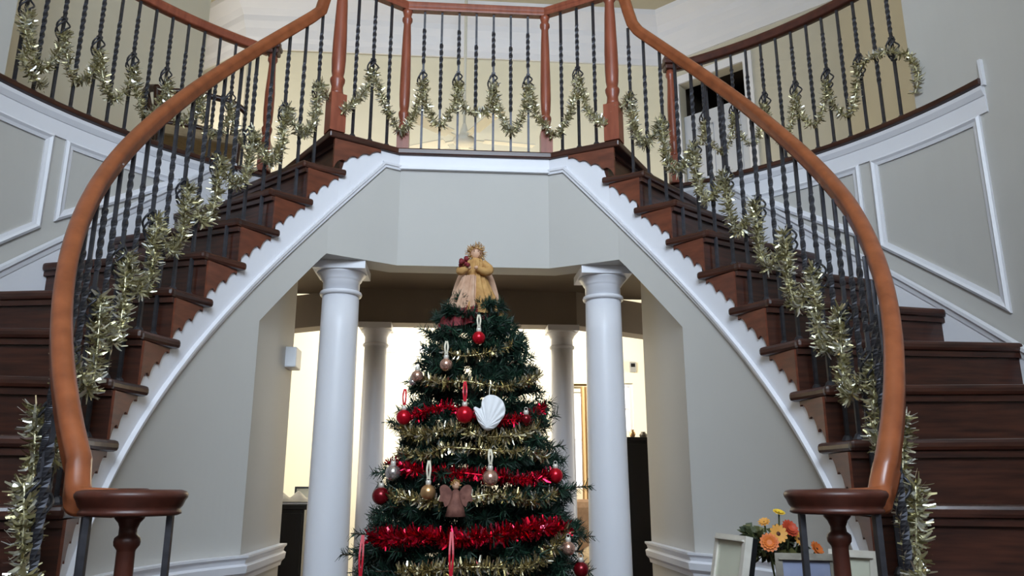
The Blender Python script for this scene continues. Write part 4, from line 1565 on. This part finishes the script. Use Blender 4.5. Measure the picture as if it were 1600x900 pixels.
# ------------------------------------------------------------------ furniture in the room beyond
def cabinet(x, y, w, d, h, label):
    root = thing('cabinet', label, 'cabinet', (x, y, 0))
    mb = MB(); mb.box((0, 0, h / 2 + .02), (w, d, h - .07)); mb.box((0, .01, .03), (w - .06, d - .06, .06)); mb.build('body', M['black'], root)
    mb = MB(); mb.box((0, 0, h - .015), (w + .03, d + .02, .03)); mb.build('cabinet_top', M['black'], root, bevel=.004)
    for q in (-1, 1):
        mb = MB(); mb.box((q * w / 4, -d / 2 - .008, h / 2 + .02), (w / 2 - .02, .016, h - .14)); dr_ = mb.build('door', M['black'], root, bevel=.003)
        mb = MB(); mb.sphere((q * .03, -d / 2 - .028, h / 2), .012, 10, 8); mb.build('knob', M['brass'], dr_)
    return root


cabinet(-1.42, 5.45, .8, .42, 1.075, 'low black cabinet seen left of the left front column')
cabinet(1.53, 5.75, .8, .42, 1.53, 'tall black cabinet seen right of the right front column')
# cloth lying on the low cabinet
root = MB()
mb = MB()
n = 16
vs, fs = [], []
for i in range(n + 1):
    for j in range(n + 1):
        u, v = i / n - .5, j / n - .5
        vs.append((u * .34, v * .3, .025 + .03 * (1 - 4 * u * u) * (1 - 4 * v * v) * (1.2 + sin(u * 19 + v * 5) * .8) + .006 * sin(v * 40)))
b0 = len(vs)
vs += [(x, y, .004) for x, y, _ in vs]
for i in range(n):
    for j in range(n):
        a = i * (n + 1) + j
        fs.append((a, a + n + 1, a + n + 2, a + 1))
        fs.append((b0 + a, b0 + a + 1, b0 + a + n + 2, b0 + a + n + 1))
edge = [i * (n + 1) for i in range(n + 1)] + [n * (n + 1) + j for j in range(1, n + 1)] + [i * (n + 1) + n for i in range(n - 1, -1, -1)] + [j for j in range(n - 1, 0, -1)]
for a, b in zip(edge, edge[1:] + edge[:1]): fs.append((a, b, b0 + b, b0 + a))
mb.add(vs, fs, True)
tag(mb.build('folded_cloth', M['cloth'], None, loc=(-1.12, 5.4, 1.075)), 'crumpled white cloth lying on the low black cabinet', 'cloth')
frame((-1.08, 5.56, 1.078), .14, .11, .012, 8, rad(-8), 'black', 'photo_pale', 'small black picture frame behind the cloth on the low cabinet')
for i, (x, h, r, mt, lb) in enumerate(((1.22, .06, .022, 'gold_ball', 'small gilt vase standing at the left end of the tall cabinet'), (1.3, .045, .03, 'pewter', 'squat grey bowl in the middle of the tall cabinet top'), (1.38, .035, .025, 'pot', 'little brown jar at the right on the tall cabinet top'))):
    mb = MB(); mb.lathe([(r * .6, 0), (r, h * .4), (r * .9, h * .65), (r * .5, h * .85), (r * .65, h)], 14)
    tag(mb.build(('vase', 'bowl', 'jar')[i], M[mt], None, loc=(x, 5.68, 1.5305)), lb, ('vase', 'bowl', 'jar')[i])

root = thing('sofa', 'brown upholstered sofa seen between the two right columns', 'sofa', (.6, 6.05, 0))
mb = MB(); mb.box((0, 0, .22), (.95, .75, .28)); mb.build('sofa_base', M['sofa'], root, bevel=.03)
mb = MB(); mb.box((0, .28, .72), (.95, .22, .74)); mb.build('backrest', M['sofa'], root, bevel=.06)
mb = MB(); mb.box((0, -.08, .44), (.7, .52, .14)); mb.build('seat_cushion', M['sofa_light'], root, bevel=.05)
for q in (-1, 1):
    mb = MB(); mb.box((q * .4, -.04, .5), (.16, .68, .5)); mb.build('arm', M['sofa_light'], root, bevel=.06)
    for yy in (-.3, .3):
        mb = MB(); mb.lathe([(.02, 0), (.028, .08)], 10); mb.build('foot', M['dark_wood'], root, loc=(q * .42, yy, 0))
# curtain
mb = MB()
secs = []
n = 40
front, back = [], []
for i in range(n + 1):
    t = i / n
    x = 1.0 + .14 * t
    y = YB - .05 + .018 * sin(t * 2 * PI * 4)
    front.append((x, y)); back.append((x, y + .006))
mb.prism(front + back[::-1], 1.05, 2.02)
tag(mb.build('curtain', M['curtain'], None), 'tan curtain hanging at the right of the tall bright window', 'curtain')
mb = MB(); mb.tube([(.78, YB - .05, 2.035), (1.16, YB - .05, 2.035)], .01, 8)
tag(mb.build('curtain_rod', M['brass'], None), 'short brass curtain rod above the tall bright window', 'curtain rod')
mb = MB()
mb.box((-.715, YB - .012, 1.17), (.05, .024, 2.3)); mb.box((-.42, YB - .012, 2.33), (.64, .024, .05)); mb.box((-.125, YB - .012, 1.17), (.05, .024, 2.3))
d3 = struct(mb, 'door_3', M['white'], 'pale door in the back wall behind the left side of the tree', 'door')
mb = MB(); mb.box((-.42, YB - .006, 1.15), (.54, .012, 2.29)); mb.build('door_leaf', M['cream'], d3)
mb = MB(); mb.sphere((-.2, YB - .03, 1.0), .025, 12, 8); mb.build('knob', M['brass'], d3)

# ------------------------------------------------------------------ light
def area(name, loc, tgt, sx, sy, power, col):
    l = bpy.data.lights.new(name, 'AREA')
    l.shape = 'RECTANGLE'; l.size = sx; l.size_y = sy
    l.energy = power; l.color = col
    o = bpy.data.objects.new(name, l); COL.objects.link(o)
    o.location = loc
    d = Vector(tgt) - Vector(loc)
    o.rotation_euler = d.to_track_quat('-Z', 'Y').to_euler()
    return o


area('entry window daylight', (0, -1.6, 4.15), (0, 3.4, 3.2), 2.2, 2.0, 215, (.70, .84, 1.0))
area('added far wall fill', (0, 5.47, 2.42), (0, 6.67, 2.3), 1.35, .1, 72, (1.0, .95, .86))  # unseen lamp added behind the back beam to brighten the far wall
area('added upper wall fill', (-2.95, 6.3, 3.9), (.6, 6.67, 3.2), .9, 1.4, 22, (1.0, .95, .84))  # added fill for the upper back wall, no window stands here
area('added room fill left', (-3.9, 6.0, 1.5), (-1.4, 6.9, 1.2), .9, 1.6, 34, (1.0, .93, .78)).data.spread = rad(80)  # added lamp brightening the cream room walls, this side has no window
area('added room fill right', (3.9, 6.0, 1.5), (1.4, 6.9, 1.2), .9, 1.6, 40, (1.0, .95, .84)).data.spread = rad(80)  # matching unseen lamp added on the right to brighten the room beyond

w = bpy.data.worlds.new('World')
SC.world = w
w.use_nodes = True
bg = w.node_tree.nodes['Background']
bg.inputs[0].default_value = (.9, .95, 1.0, 1)
bg.inputs[1].default_value = 2.5

SC.view_settings.view_transform = 'Standard'
SC.view_settings.look = 'None'
SC.view_settings.gamma = 1.0
SC.view_settings.exposure = 0.0
SC.view_settings.use_curve_mapping = False
SC.cycles.use_denoising = True
SC.cycles.max_bounces = 8
SC.cycles.sample_clamp_indirect = 6.0
